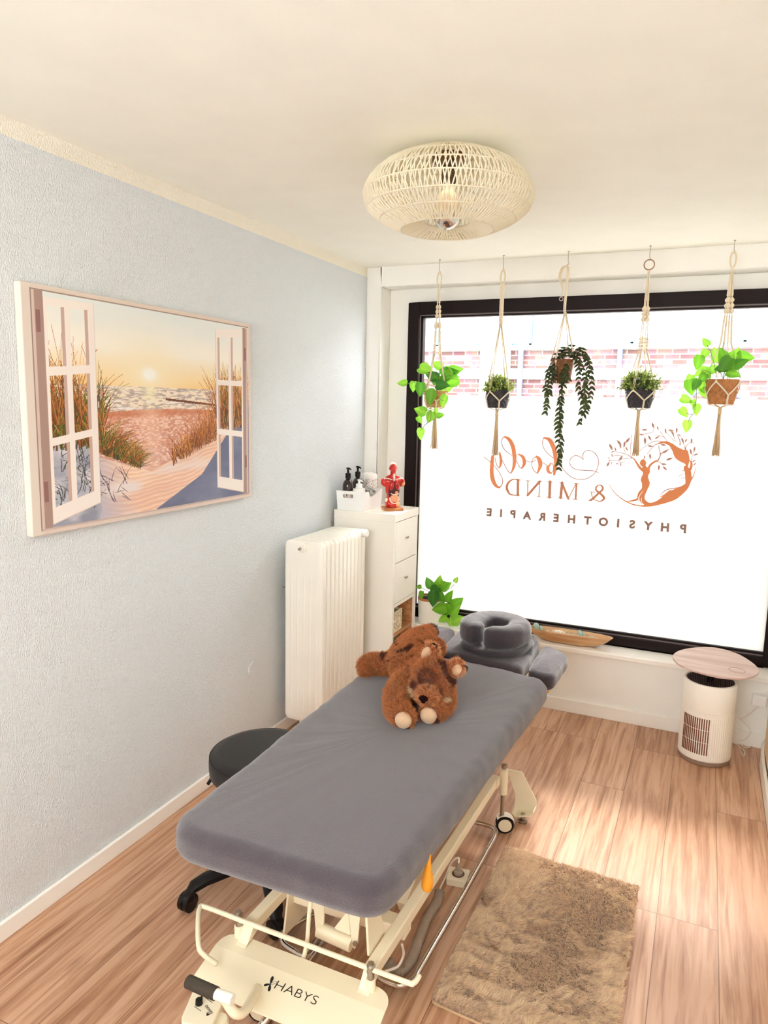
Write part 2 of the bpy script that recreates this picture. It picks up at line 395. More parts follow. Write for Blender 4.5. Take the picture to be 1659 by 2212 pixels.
def wall_mat():
    m_ = bpy.data.materials.new('blue_rough_plaster'); m_.use_nodes = True
    N = m_.node_tree.nodes; L = m_.node_tree.links; b = N['Principled BSDF']; b.inputs['Roughness'].default_value = 0.9
    tc = N.new('ShaderNodeTexCoord'); sp = N.new('ShaderNodeSeparateXYZ'); L.new(tc.outputs['Object'], sp.inputs[0])
    mp = N.new('ShaderNodeMapping'); mp.inputs['Scale'].default_value = (1, 1.25, 0.75); L.new(tc.outputs['Object'], mp.inputs[0])
    n = N.new('ShaderNodeTexNoise'); n.inputs['Scale'].default_value = 165; n.inputs['Detail'].default_value = 3; L.new(mp.outputs[0], n.inputs['Vector'])
    # wallpaper seams every 0.53 m
    sa = N.new('ShaderNodeMath'); sa.operation = 'ADD'; sa.inputs[1].default_value = 5.86; L.new(sp.outputs[1], sa.inputs[0])
    mo = N.new('ShaderNodeMath'); mo.operation = 'MODULO'; mo.inputs[1].default_value = 0.53; L.new(sa.outputs[0], mo.inputs[0])
    cm = N.new('ShaderNodeMath'); cm.operation = 'LESS_THAN'; cm.inputs[1].default_value = 0.0022; L.new(mo.outputs[0], cm.inputs[0])
    mu = N.new('ShaderNodeMath'); mu.operation = 'MULTIPLY'; mu.inputs[1].default_value = -0.35; L.new(cm.outputs[0], mu.inputs[0])
    ad = N.new('ShaderNodeMath'); ad.operation = 'ADD'; L.new(mu.outputs[0], ad.inputs[0]); L.new(n.outputs[0], ad.inputs[1])
    bp = N.new('ShaderNodeBump'); bp.inputs['Strength'].default_value = 1.0; bp.inputs['Distance'].default_value = 0.008
    L.new(ad.outputs[0], bp.inputs['Height']); L.new(bp.outputs[0], b.inputs['Normal'])
    # white painted strip under the ceiling
    g = N.new('ShaderNodeMath'); g.operation = 'GREATER_THAN'; g.inputs[1].default_value = 2.447; L.new(sp.outputs[2], g.inputs[0])
    mx = N.new('ShaderNodeMix'); mx.data_type = 'RGBA'; L.new(g.outputs[0], mx.inputs[0])
    mx.inputs[6].default_value = srgb((224, 229, 232)); mx.inputs[7].default_value = srgb((247, 242, 228))
    L.new(mx.outputs[2], b.inputs['Base Color'])
    return m_
M['blue_wall'] = wall_mat()
struct(MB().box(-0.1, YB, -0.05, XR+0.1, D+0.02, 0).obj('floor', 'floor'))
struct(MB().box(-0.1, YB, H, XR+0.1, D+0.3, H+0.1).obj('ceiling', 'ceiling'))
struct(MB().box(-0.1, YB, 0, 0, D+0.3, H).obj('wall_left', 'blue_wall'))
struct(MB().box(XR, YB, 0, XR+0.1, D+0.3, H).obj('wall_right', 'white_wall'))
# back wall behind the camera; its wide opening is added to let in fill daylight
wb = MB(); wb.box(0, YB-0.1, 0, 0.25, YB, H).box(2.1, YB-0.1, 0, XR, YB, H).box(0.25, YB-0.1, 2.25, 2.1, YB, H).box(0.25, YB-0.1, 0, 2.1, YB, 1.35)
struct(wb.obj('wall_back', 'white_wall'))
wf = MB()
wf.box(0, D, 0, NX, D+0.3, H).box(NX, D, NZ, XR, D+0.3, H).box(NX, D, 0, XR, D+0.3, SZ-0.03)
wf.box(NX, DW+0.02, SZ-0.03, 0.225, D+0.3, NZ).box(0.225, DW+0.02, 2.305, XR, D+0.3, NZ).box(2.29, DW+0.02, SZ-0.03, XR, D+0.3, NZ)
struct(wf.obj('wall_front', 'white_wall', bevel=0.004))
# baseboards
struct(MB().box(0, YB, 0, 0.014, D, 0.062).obj('baseboard_left', 'trim', bevel=0.003))
struct(MB().box(0.014, D-0.014, 0, XR, D, 0.075).obj('baseboard_front', 'trim', bevel=0.003))
bbR = MB()
pr_ = [(2.300, 3.93), (2.282, 3.86), (2.272, 3.76), (2.270, 3.60), (2.268, 3.1), (2.268, 1.2)]
V = [(x, y, z) for z in (0, 0.07) for (x, y) in pr_]+[(x+0.014, y, z) for z in (0, 0.07) for (x, y) in pr_]
k = len(pr_)
bbR.add(V, [(i, i+1, k+i+1, k+i) for i in range(k-1)]+[(2*k+i, 3*k+i, 3*k+i+1, 2*k+i+1) for i in range(k-1)]+[(k+i, k+i+1, 3*k+i+1, 3*k+i) for i in range(k-1)]+[(0, k, 3*k, 2*k), (k-1, 2*k-1, 4*k-1, 3*k-1)])
struct(bbR.obj('baseboard_right', 'trim'))

# ------------------------------------------------------------------ window
def window():
    root = bpy.data.objects.new('window_1', None); COL.objects.link(root); root.location = (1.25, DW, SZ); struct(root)
    fx0, fx1, fz0, fz1 = 0.222, 2.30, SZ+0.005, 2.307; t = 0.072
    f = MB(); y0, y1 = DW-0.01, DW+0.06
    f.box(fx0, y0, fz0, fx0+t, y1, fz1).box(fx1-0.03, y0, fz0, fx1, y1, fz1).box(fx0+t, y0, fz1-t, fx1-0.03, y1, fz1).box(fx0+t, y0, fz0, fx1-0.03, y1, fz0+0.055)
    f.obj('window_frame', 'frame_black', root, bevel=0.004)
    b = MB(); i = 0.012
    gx0, gx1, gz0, gz1 = fx0+t, fx1-0.03, fz0+0.055, fz1-t
    b.box(gx0, y0+0.012, gz0, gx0+0.006, y1-0.01, gz1).box(gx0, y0+0.012, gz1-0.006, gx1, y1-0.01, gz1).box(gx0, y0+0.012, gz0, gx1, y1-0.01, gz0+0.006)
    b.obj('glazing_bead', mat('grey_glazing_bead', (120, 108, 108), 0.3), root)
    i = MB(); i.box(gx0+0.006, y0+0.018, gz0+0.006, gx0+0.02, y1-0.012, gz1-0.006).box(gx0+0.006, y0+0.018, gz0+0.006, gx1, y1-0.012, gz0+0.018).box(gx0+0.006, y0+0.018, gz1-0.016, gx1, y1-0.012, gz1-0.006)
    i.obj('gasket', 'frame_black', root)
    gm = bpy.data.materials.new('clear_glass'); gm.use_nodes = True; N = gm.node_tree.nodes; L = gm.node_tree.links
    N.remove(N['Principled BSDF']); tr = N.new('ShaderNodeBsdfTransparent'); gl = N.new('ShaderNodeBsdfGlossy'); gl.inputs['Roughness'].default_value = 0.02
    fr = N.new('ShaderNodeFresnel'); fr.inputs[0].default_value = 1.35; ms = N.new('ShaderNodeMixShader')
    L.new(fr.outputs[0], ms.inputs[0]); L.new(tr.outputs[0], ms.inputs[1]); L.new(gl.outputs[0], ms.inputs[2]); L.new(ms.outputs[0], N['Material Output'].inputs[0])
    MB().add([(gx0, DW+0.03, gz0), (gx1, DW+0.03, gz0), (gx1, DW+0.03, gz1), (gx0, DW+0.03, gz1)], [(0, 1, 2, 3)]).obj('pane', gm, root)
    fm = bpy.data.materials.new('frosted_film'); fm.use_nodes = True; N = fm.node_tree.nodes; L = fm.node_tree.links
    N.remove(N['Principled BSDF']); d = N.new('ShaderNodeBsdfDiffuse'); t_ = N.new('ShaderNodeBsdfTranslucent'); ms = N.new('ShaderNodeMixShader')
    d.inputs[0].default_value = (0.85, 0.84, 0.82, 1); t_.inputs[0].default_value = (0.205, 0.197, 0.184, 1); ms.inputs[0].default_value = 0.72
    L.new(d.outputs[0], ms.inputs[1]); L.new(t_.outputs[0], ms.inputs[2]); L.new(ms.outputs[0], N['Material Output'].inputs[0])
    fy = DW+0.0285; ft = 1.768
    MB().add([(gx0+0.012, fy, gz0+0.01), (gx1, fy, gz0+0.01), (gx1, fy, ft), (gx0+0.012, fy, ft)], [(0, 1, 2, 3)]).obj('frosted_film', fm, root)
    # sill
    s = MB(); s.box(NX, D-0.03, SZ-0.03, XR-0.03, DW+0.02, SZ)
    s.obj('window_sill', 'trim', root, bevel=0.006, seg=3)
    return root, fy
WIN, FY = window()

# lettering and emblem on the film (seen from inside, so mirrored)
M['copper'] = mat('copper_vinyl', (216, 136, 92), 0.5, transl=0.5)
M['copper_thin'] = mat('copper_line_vinyl', (176, 128, 116), 0.5, transl=0.2)
M['taupe'] = mat('taupe_vinyl', (140, 108, 92), 0.5, transl=0.25)
def film_pt(px, py): return at(px, py, 1, FY-0.0015)
CELL = 0.0011; FX0, FZ0, FNX, FNZ = 0.70, 1.02, 1120, 620
def stroke(mask, P, crop, k=7):
    """P: (x, y, width) in zoomed units; crop=(x0,y0,scale); fills cells of a fine grid lying in the film plane"""
    x0, y0, s = crop
    W_ = [Vector((p[0], p[1], p[2])) for p in P]
    Q = smooth_path(W_, k) if len(W_) > 2 else [W_[0].lerp(W_[1], i/30) for i in range(31)]
    pts = []
    for a, b in zip(Q[:-1], Q[1:]):
        n = max(1, int((a-b).to_2d().length/2.5))
        pts += [a.lerp(b, i/n) for i in range(n)]
    pts.append(Q[-1])
    for q in pts:
        A = film_pt(x0+q.x/s, y0+q.y/s); B = film_pt(x0+(q.x+10)/s, y0+q.y/s)
        r = max(q.z*1.1+1.5, 8.5)*0.05*math.hypot(B[0]-A[0], B[2]-A[2]); cx, cz = (A[0]-FX0)/CELL, (A[2]-FZ0)/CELL; rc = max(r/CELL, .72)
        i0, i1, j0, j1 = int(cx-rc)-1, int(cx+rc)+2, int(cz-rc)-1, int(cz+rc)+2
        if i0 < 0 or j0 < 0 or i1 > FNX or j1 > FNZ: continue
        I, J = np.meshgrid(np.arange(i0, i1)+.5, np.arange(j0, j1)+.5)
        mask[j0:j1, i0:i1] |= ((I-cx)**2+(J-cz)**2 <= rc*rc)
def mask_obj(mask, name, mt, y):
    V = []; F = []
    for j in np.nonzero(mask.any(1))[0]:
        row = np.concatenate([[0], mask[j].astype(np.int8), [0]]); d = np.diff(row); st = np.nonzero(d == 1)[0]; en = np.nonzero(d == -1)[0]
        for a, b in zip(st, en):
            o = len(V); x0, x1, z0, z1 = FX0+a*CELL, FX0+b*CELL, FZ0+j*CELL, FZ0+(j+1)*CELL
            V += [(x0, y, z0), (x1, y, z0), (x1, y, z1), (x0, y, z1)]; F.append((o, o+1, o+2, o+3))
    me = bpy.data.meshes.new(name); me.from_pydata(V, [], F); me.materials.append(M[mt]); o = bpy.data.objects.new(name, me); COL.objects.link(o); par(o, WIN); return o
def lettering():
    C1 = (1030, 920, 5.925); new = lambda: np.zeros((FNZ, FNX), bool); b = new(); th = new()
    for P in ([(860, 150, 14), (930, 180, 44), (980, 270, 52), (1005, 380, 48), (1010, 500, 42), (990, 620, 26)],
              [(950, 490, 10), (908, 530, 34), (918, 585, 34), (950, 608, 12)],
              [(760, 388, 18), (798, 430, 46), (812, 510, 44), (775, 605, 14)],
              [(540, 365, 14), (590, 400, 36), (608, 480, 36), (573, 543, 14)],
              [(350, 138, 14), (410, 170, 38), (460, 260, 46), (480, 380, 44), (478, 500, 36), (440, 605, 12)],
              [(290, 345, 20), (308, 420, 30), (306, 490, 28), (285, 540, 10)],
              [(202, 392, 32), (195, 480, 42), (190, 600, 46), (208, 700, 46), (245, 765, 34), (290, 790, 16)]):
        stroke(b, P, C1)
    for P in ([(870, 148, 7), (842, 190, 7), (850, 270, 7), (900, 345, 7), (985, 415, 7)],
              [(935, 480, 8), (965, 478, 8), (980, 520, 7), (975, 575, 7), (950, 608, 9)],
              [(1020, 450, 6), (1070, 510, 6), (1150, 605, 7), (1230, 665, 7), (1330, 686, 7), (1430, 665, 7), (1520, 590, 7), (1558, 480, 7), (1545, 400, 7), (1500, 340, 7), (1430, 312, 7), (1380, 330, 7), (1356, 375, 7), (1365, 432, 7)],
              [(1365, 432, 7), (1320, 395, 7), (1260, 380, 7), (1208, 410, 7), (1188, 470, 7), (1220, 530, 7), (1290, 562, 7), (1400, 570, 7), (1500, 577, 7), (1558, 602, 5)],
              [(775, 388, 8), (722, 420, 7), (703, 480, 7), (722, 560, 7), (770, 605, 9)], [(905, 510, 6), (840, 465, 6), (800, 420, 6)],
              [(755, 440, 6), (690, 462, 6), (640, 450, 6), (600, 420, 6)], [(505, 390, 6), (515, 365, 7), (540, 358, 8)],
              [(575, 545, 9), (545, 520, 7), (500, 430, 6)], [(350, 138, 8), (320, 180, 7), (325, 250, 7), (370, 320, 7), (450, 380, 6)],
              [(440, 605, 9), (400, 580, 7), (320, 430, 6)], [(285, 540, 9), (255, 500, 7), (230, 400, 6)],
              [(285, 792, 14), (322, 750, 9), (328, 680, 8), (290, 600, 7), (230, 520, 6), (170, 460, 5), (95, 400, 4)]):
        stroke(th, P, C1)
    # MIND & in serif capitals
    s = new()
    for P in ([(527, 690, 28), (525, 886, 28)], [(540, 690, 8), (455, 688, 12), (398, 735, 24), (384, 800, 28), (418, 868, 20), (470, 885, 10), (545, 887, 8)], [(500, 690, 7), (560, 693, 7)], [(500, 884, 7), (550, 888, 7)],
              [(655, 702, 10), (648, 890, 10)], [(650, 888, 26), (805, 712, 26)], [(805, 712, 10), (795, 905, 10)], [(630, 700, 6), (686, 703, 6)], [(770, 710, 6), (830, 713, 6)], [(765, 904, 6), (815, 908, 6)],
              [(937, 715, 32), (930, 914, 32)], [(905, 714, 7), (972, 718, 7)], [(892, 912, 7), (962, 916, 7)],
              [(1092, 728, 30), (1072, 920, 30)], [(1088, 730, 26), (1172, 932, 26)], [(1172, 930, 9), (1268, 742, 9)], [(1276, 742, 18), (1264, 936, 18)], [(1058, 727, 7), (1105, 729, 7)], [(1042, 921, 7), (1104, 925, 7)], [(1250, 739, 7), (1305, 741, 7)], [(1230, 937, 7), (1290, 940, 7)],
              [(1440, 955, 12), (1480, 935, 26), (1560, 862, 22), (1608, 815, 24), (1605, 775, 20), (1570, 757, 9), (1530, 780, 16), (1530, 825, 22), (1590, 875, 26), (1628, 920, 28), (1600, 958, 16), (1550, 962, 10), (1495, 935, 9), (1472, 890, 9), (1468, 845, 7)], [(1446, 842, 6), (1508, 848, 6)], [(1424, 953, 6), (1470, 958, 6)]):
        stroke(s, P, C1)
    ly = FY-0.0015; mask_obj(b, 'script_lettering', 'copper', ly); mask_obj(th & ~b, 'hairline_lettering', 'copper_thin', ly); mask_obj(s & ~b, 'serif_lettering', 'taupe2', ly)
    # PHYSIOTHERAPIE, letter by letter
    V = []; F = []
    mb = MB()
    xs = (1210, 1115, 1027, 942, 868, 790, 707, 622, 540, 465, 387, 312, 250, 187); ys = (640, 633, 625, 617, 611, 604, 597, 590, 583, 577, 570, 563, 558, 553)
    for ch, cx, cy in zip('PHYSIOTHERAPIE', xs, ys):
        cu = bpy.data.curves.new('t', 'FONT'); cu.body = ch; cu.size = 0.062; cu.align_x = 'CENTER'; cu.align_y = 'CENTER'; cu.offset = 0.0030
        o = bpy.data.objects.new('t', cu); COL.objects.link(o); dg = bpy.context.evaluated_depsgraph_get()
        me = bpy.data.meshes.new_from_object(o.evaluated_get(dg)); c = film_pt(980+cx/2.443, 880+cy/2.443)
        xx = [v.co.x for v in me.vertices]; yy = [v.co.y for v in me.vertices]; mx_, my_ = (min(xx)+max(xx))/2, (min(yy)+max(yy))/2
        mb.add([(c[0]-(v.co.x-mx_), c[1], c[2]+(v.co.y-my_)) for v in me.vertices], [tuple(p.vertices) for p in me.polygons])
        bpy.data.objects.remove(o, do_unlink=True)
    mb.obj('capital_lettering', 'taupe', WIN)
    # emblem: tree growing out of a woman, inside a crescent with a profile
    C2 = (1290, 900, 7.213); g = new(); t2 = new()
    for P in ([(190, 1060, 3), (260, 1172, 8), (350, 1255, 10), (450, 1322, 14), (560, 1368, 16), (700, 1392, 20), (820, 1375, 50), (940, 1345, 66), (1060, 1290, 110), (1180, 1225, 150), (1290, 1160, 120), (1380, 1090, 80), (1450, 1000, 26), (1500, 920, 12), (1535, 800, 4)],
              [(712, 690, 50), (714, 725, 88), (725, 765, 46), (745, 810, 70), (765, 850, 104), (757, 895, 76), (745, 940, 90), (735, 985, 100), (742, 1030, 78), (722, 1085, 44), (700, 1130, 10)],
              [(730, 850, 44), (670, 800, 36), (620, 730, 26), (590, 680, 20), (560, 650, 14)], [(790, 840, 40), (825, 760, 30), (890, 705, 26), (950, 680, 18)],
              [(800, 970, 10), (785, 1040, 34), (730, 1110, 38), (660, 1190, 34), (635, 1260, 18), (640, 1310, 5)], [(815, 1010, 8), (800, 1070, 26), (740, 1160, 34), (680, 1240, 30), (670, 1300, 20), (700, 1355, 6)],
              [(800, 1090, 6), (750, 1180, 24), (715, 1260, 40), (735, 1330, 60), (800, 1370, 60), (880, 1365, 50)], [(470, 1320, 10), (550, 1310, 22), (615, 1290, 30), (620, 1275, 10)],
              [(960, 410, 12), (1060, 402, 36), (1150, 440, 54), (1225, 520, 100), (1290, 590, 165), (1350, 640, 150), (1390, 700, 80), (1400, 760, 36), (1380, 800, 60), (1410, 850, 84), (1420, 950, 90), (1410, 1040, 64), (1370, 1110, 40)],
              [(1440, 680, 8), (1470, 740, 34), (1445, 830, 34), (1400, 880, 20)], [(1370, 560, 90), (1400, 620, 60)],
              [(980, 1252, 6), (1060, 1220, 30), (1140, 1170, 50)]):
        stroke(g, P, C2)
    for P in ([(985, 1225, 5), (1060, 1150, 12), (1170, 1120, 12), (1360, 1095, 14)], [(1290, 440, 18), (1290, 380, 12), (1250, 290, 8)], [(1385, 550, 24), (1380, 470, 10), (1440, 410, 6), (1520, 410, 4)], [(1375, 520, 12), (1350, 430, 7), (1320, 350, 5)],
              [(1470, 820, 12), (1475, 640, 8), (1500, 560, 5)], [(1060, 400, 18), (960, 380, 10), (860, 395, 8), (740, 470, 6), (650, 545, 5)], [(1000, 415, 14), (900, 440, 9), (830, 520, 6), (780, 580, 5)],
              [(950, 680, 16), (985, 590, 14), (960, 480, 9), (965, 440, 6)], [(985, 590, 12), (1060, 530, 9), (1170, 495, 6)], [(900, 700, 14), (970, 710, 9), (1030, 760, 5)],
              [(560, 650, 14), (480, 600, 9), (380, 565, 7), (240, 540, 5)], [(560, 645, 10), (440, 650, 7), (330, 675, 6), (190, 690, 4)], [(440, 560, 6), (410, 470, 5), (425, 400, 4)], [(530, 640, 8), (520, 500, 6), (540, 280, 4)],
              [(900, 300, 5), (960, 295, 7), (1050, 320, 5)], [(1200, 380, 8), (1130, 300, 5), (1060, 230, 4)], [(1220, 400, 8), (1190, 300, 5), (1130, 210, 4)], [(700, 285, 4), (780, 260, 5), (860, 240, 4), (890, 180, 4)], [(1100, 400, 6), (1020, 290, 5), (980, 230, 4)], [(330, 680, 5), (360, 715, 4), (430, 710, 4)], [(240, 620, 4), (300, 600, 4), (380, 610, 4)],
              [(1275, 930, 3), (1320, 900, 5), (1375, 890, 6)], [(1300, 955, 4), (1375, 955, 6)], [(1320, 840, 5), (1360, 845, 8)]):
        stroke(t2, P, C2)
    leaves = ((870, 140, 100, 70), (945, 180, 60, 70), (1065, 220, 80, 80), (1150, 215, 90, 10), (1180, 265, 80, 70), (1240, 215, 90, 90), (1280, 290, 60, 30), (1330, 370, 90, 70), (1385, 370, 70, -60), (1470, 375, 80, 95), (1515, 510, 90, 100), (1460, 550, 90, 80), (1540, 590, 80, -20), (1510, 690, 60, -30), (1520, 740, 60, -40),
              (740, 205, 90, 0), (745, 375, 110, 85), (820, 335, 90, 60), (935, 325, 80, -30), (690, 280, 70, 10), (1035, 440, 90, 10), (830, 460, 80, 10), (825, 620, 90, 85), (735, 635, 60, 100), (960, 795, 90, 95), (1055, 805, 90, 40), (1040, 740, 80, 10), (1125, 660, 110, -20), (1060, 545, 110, -30),
              (215, 475, 110, 65), (285, 510, 60, 75), (345, 410, 110, 50), (360, 460, 80, 80), (425, 430, 90, 90), (475, 370, 110, -50), (460, 500, 70, 60), (370, 645, 100, -55), (170, 740, 90, -60), (225, 722, 40, -60), (315, 735, 50, 10), (365, 750, 50, 95), (185, 645, 40, 10), (190, 685, 40, 30), (230, 600, 50, 90), (235, 550, 40, -30))
    for (x, y, l, a) in leaves:
        a = math.radians(a); dx, dy = math.cos(a)*l/2, math.sin(a)*l/2
        stroke(t2, [(x-dx, y-dy, 2), (x-dx*.3, y-dy*.3, l*.3), (x+dx*.3, y+dy*.3, l*.26), (x+dx, y+dy, 2)], C2, 4)
    mask_obj(g, 'emblem_figures', 'copper_deep', ly); mask_obj(t2 & ~g, 'emblem_branches', 'copper_thin', ly)
M['taupe2'] = mat('copper_taupe_vinyl', (186, 126, 96), 0.5, transl=0.35)
M['copper_deep'] = mat('deep_copper_vinyl', (204, 126, 78), 0.5, transl=0.5)
lettering()

# ------------------------------------------------------------------ outside: street and brick building
def brick_mat():
    m_ = bpy.data.materials.new('pale_brick'); m_.use_nodes = True; N = m_.node_tree.nodes; L = m_.node_tree.links; b = N['Principled BSDF']
    tc = N.new('ShaderNodeTexCoord'); sp = N.new('ShaderNodeSeparateXYZ'); cb = N.new('ShaderNodeCombineXYZ'); L.new(tc.outputs['Object'], sp.inputs[0])
    L.new(sp.outputs[0], cb.inputs[0]); L.new(sp.outputs[2], cb.inputs[1])
    bt = N.new('ShaderNodeTexBrick'); L.new(cb.outputs[0], bt.inputs['Vector']); bt.inputs['Scale'].default_value = 1
    bt.inputs['Brick Width'].default_value = 0.22; bt.inputs['Row Height'].default_value = 0.0775; bt.inputs['Mortar Size'].default_value = 0.008
    bt.inputs['Color1'].default_value = srgb((84, 56, 54)); bt.inputs['Color2'].default_value = srgb((122, 94, 94)); bt.inputs['Mortar'].default_value = srgb((140, 130, 126))
    bt.inputs['Bias'].default_value = 0.0
    n = N.new('ShaderNodeTexNoise'); n.inputs['Scale'].default_value = 9; L.new(tc.outputs['Object'], n.inputs['Vector'])
    mx = N.new('ShaderNodeMix'); mx.data_type = 'RGBA'; mx.blend_type = 'OVERLAY'; mx.inputs[0].default_value = 0.5
    L.new(bt.outputs['Color'], mx.inputs[6]); L.new(n.outputs['Color'], mx.inputs[7]); L.new(mx.outputs[2], b.inputs['Base Color']); b.inputs['Roughness'].default_value = 0.9
    return m_
M['brick'] = brick_mat()
M['concrete'] = mat('pale_concrete', (152, 149, 143), 0.9)
M['street'] = mat('grey_street', (130, 126, 120), 0.9)
M['building_window'] = mat('pale_blinds_behind_glass', (150, 148, 144), 0.2)
M['blue_frame'] = mat('pale_blue_metal', (66, 96, 110), 0.4)
M['drain'] = mat('grey_blue_pipe', (84, 86, 118), 0.4)
def outside():
    struct(MB().box(-14, D+0.4, -0.2, 16, 12.0, -0.1).obj('ground', 'street'))
    root = thing('brick_building', (0.6, 12, -0.1), 'pale brick building with white bands and large blue-framed windows across the street', 'building')
    b = MB(); b.box(-9, 12, -0.1, 10, 12.4, 2.69); b.obj('brick_wall', 'brick', root)
    c = MB(); c.box(-9, 11.93, 2.17, 10, 12.0, 2.345).box(-9, 11.93, 2.64, 10, 12.0, 2.72).box(-9, 11.9, 1.55, 10, 12.0, 1.88)
    c.obj('concrete_band', 'concrete', root)
    p = MB(); p.box(-1.68, 11.88, -0.1, -1.18, 12.0, 3.9); p.obj('pilaster', 'concrete', root)
    wtop = MB(); wtop.box(-9, 12.06, 2.72, 10, 12.2, 3.9); wtop.obj('window', 'building_window', root)
    up = MB(); up.box(-9, 11.98, 3.9, 10, 12.4, 4.3); up.obj('lintel', 'concrete', root)
    for x in (-8.3, -6.8, -5.3, -3.9, -2.5, -0.87, 0.72, 2.30, 3.9, 5.5, 7.1):
        MB().box(x-0.02, 12.0, 2.72, x+0.02, 12.06, 3.9).obj('window_mullion', 'blue_frame', root)
    MB().box(-9, 12.0, 2.72, 10, 12.06, 2.75).obj('window_rail', 'blue_frame', root)
    d = MB()
    d.tube([(0.56, 11.95, -0.1), (0.56, 11.95, 2.64)], 0.045, 12)
    d.obj('drain_pipe', 'drain', root, smooth=True); MB().tube([(-1.0, 11.93, -0.1), (-1.0, 11.93, 2.64)], 0.05, 12).obj('drain_pipe', 'drain', root, smooth=True)
    # curved arms of something parked low at the right of the facade
    g = MB(); g.tube(smooth_path([(1.55, 11.8, 1.83), (1.75, 11.8, 2.0), (2.1, 11.8, 2.02), (2.4, 11.8, 1.84)]), 0.03, 8); g.tube(smooth_path([(2.75, 11.8, 1.83), (3.1, 11.8, 2.02), (3.3, 11.8, 1.98), (3.5, 11.8, 1.86)]), 0.03, 8)
    tag(g.obj('arched_pipe', 'drain', None, smooth=True), 'thin grey arched pipes in front of the brick building', 'pipe')
outside()

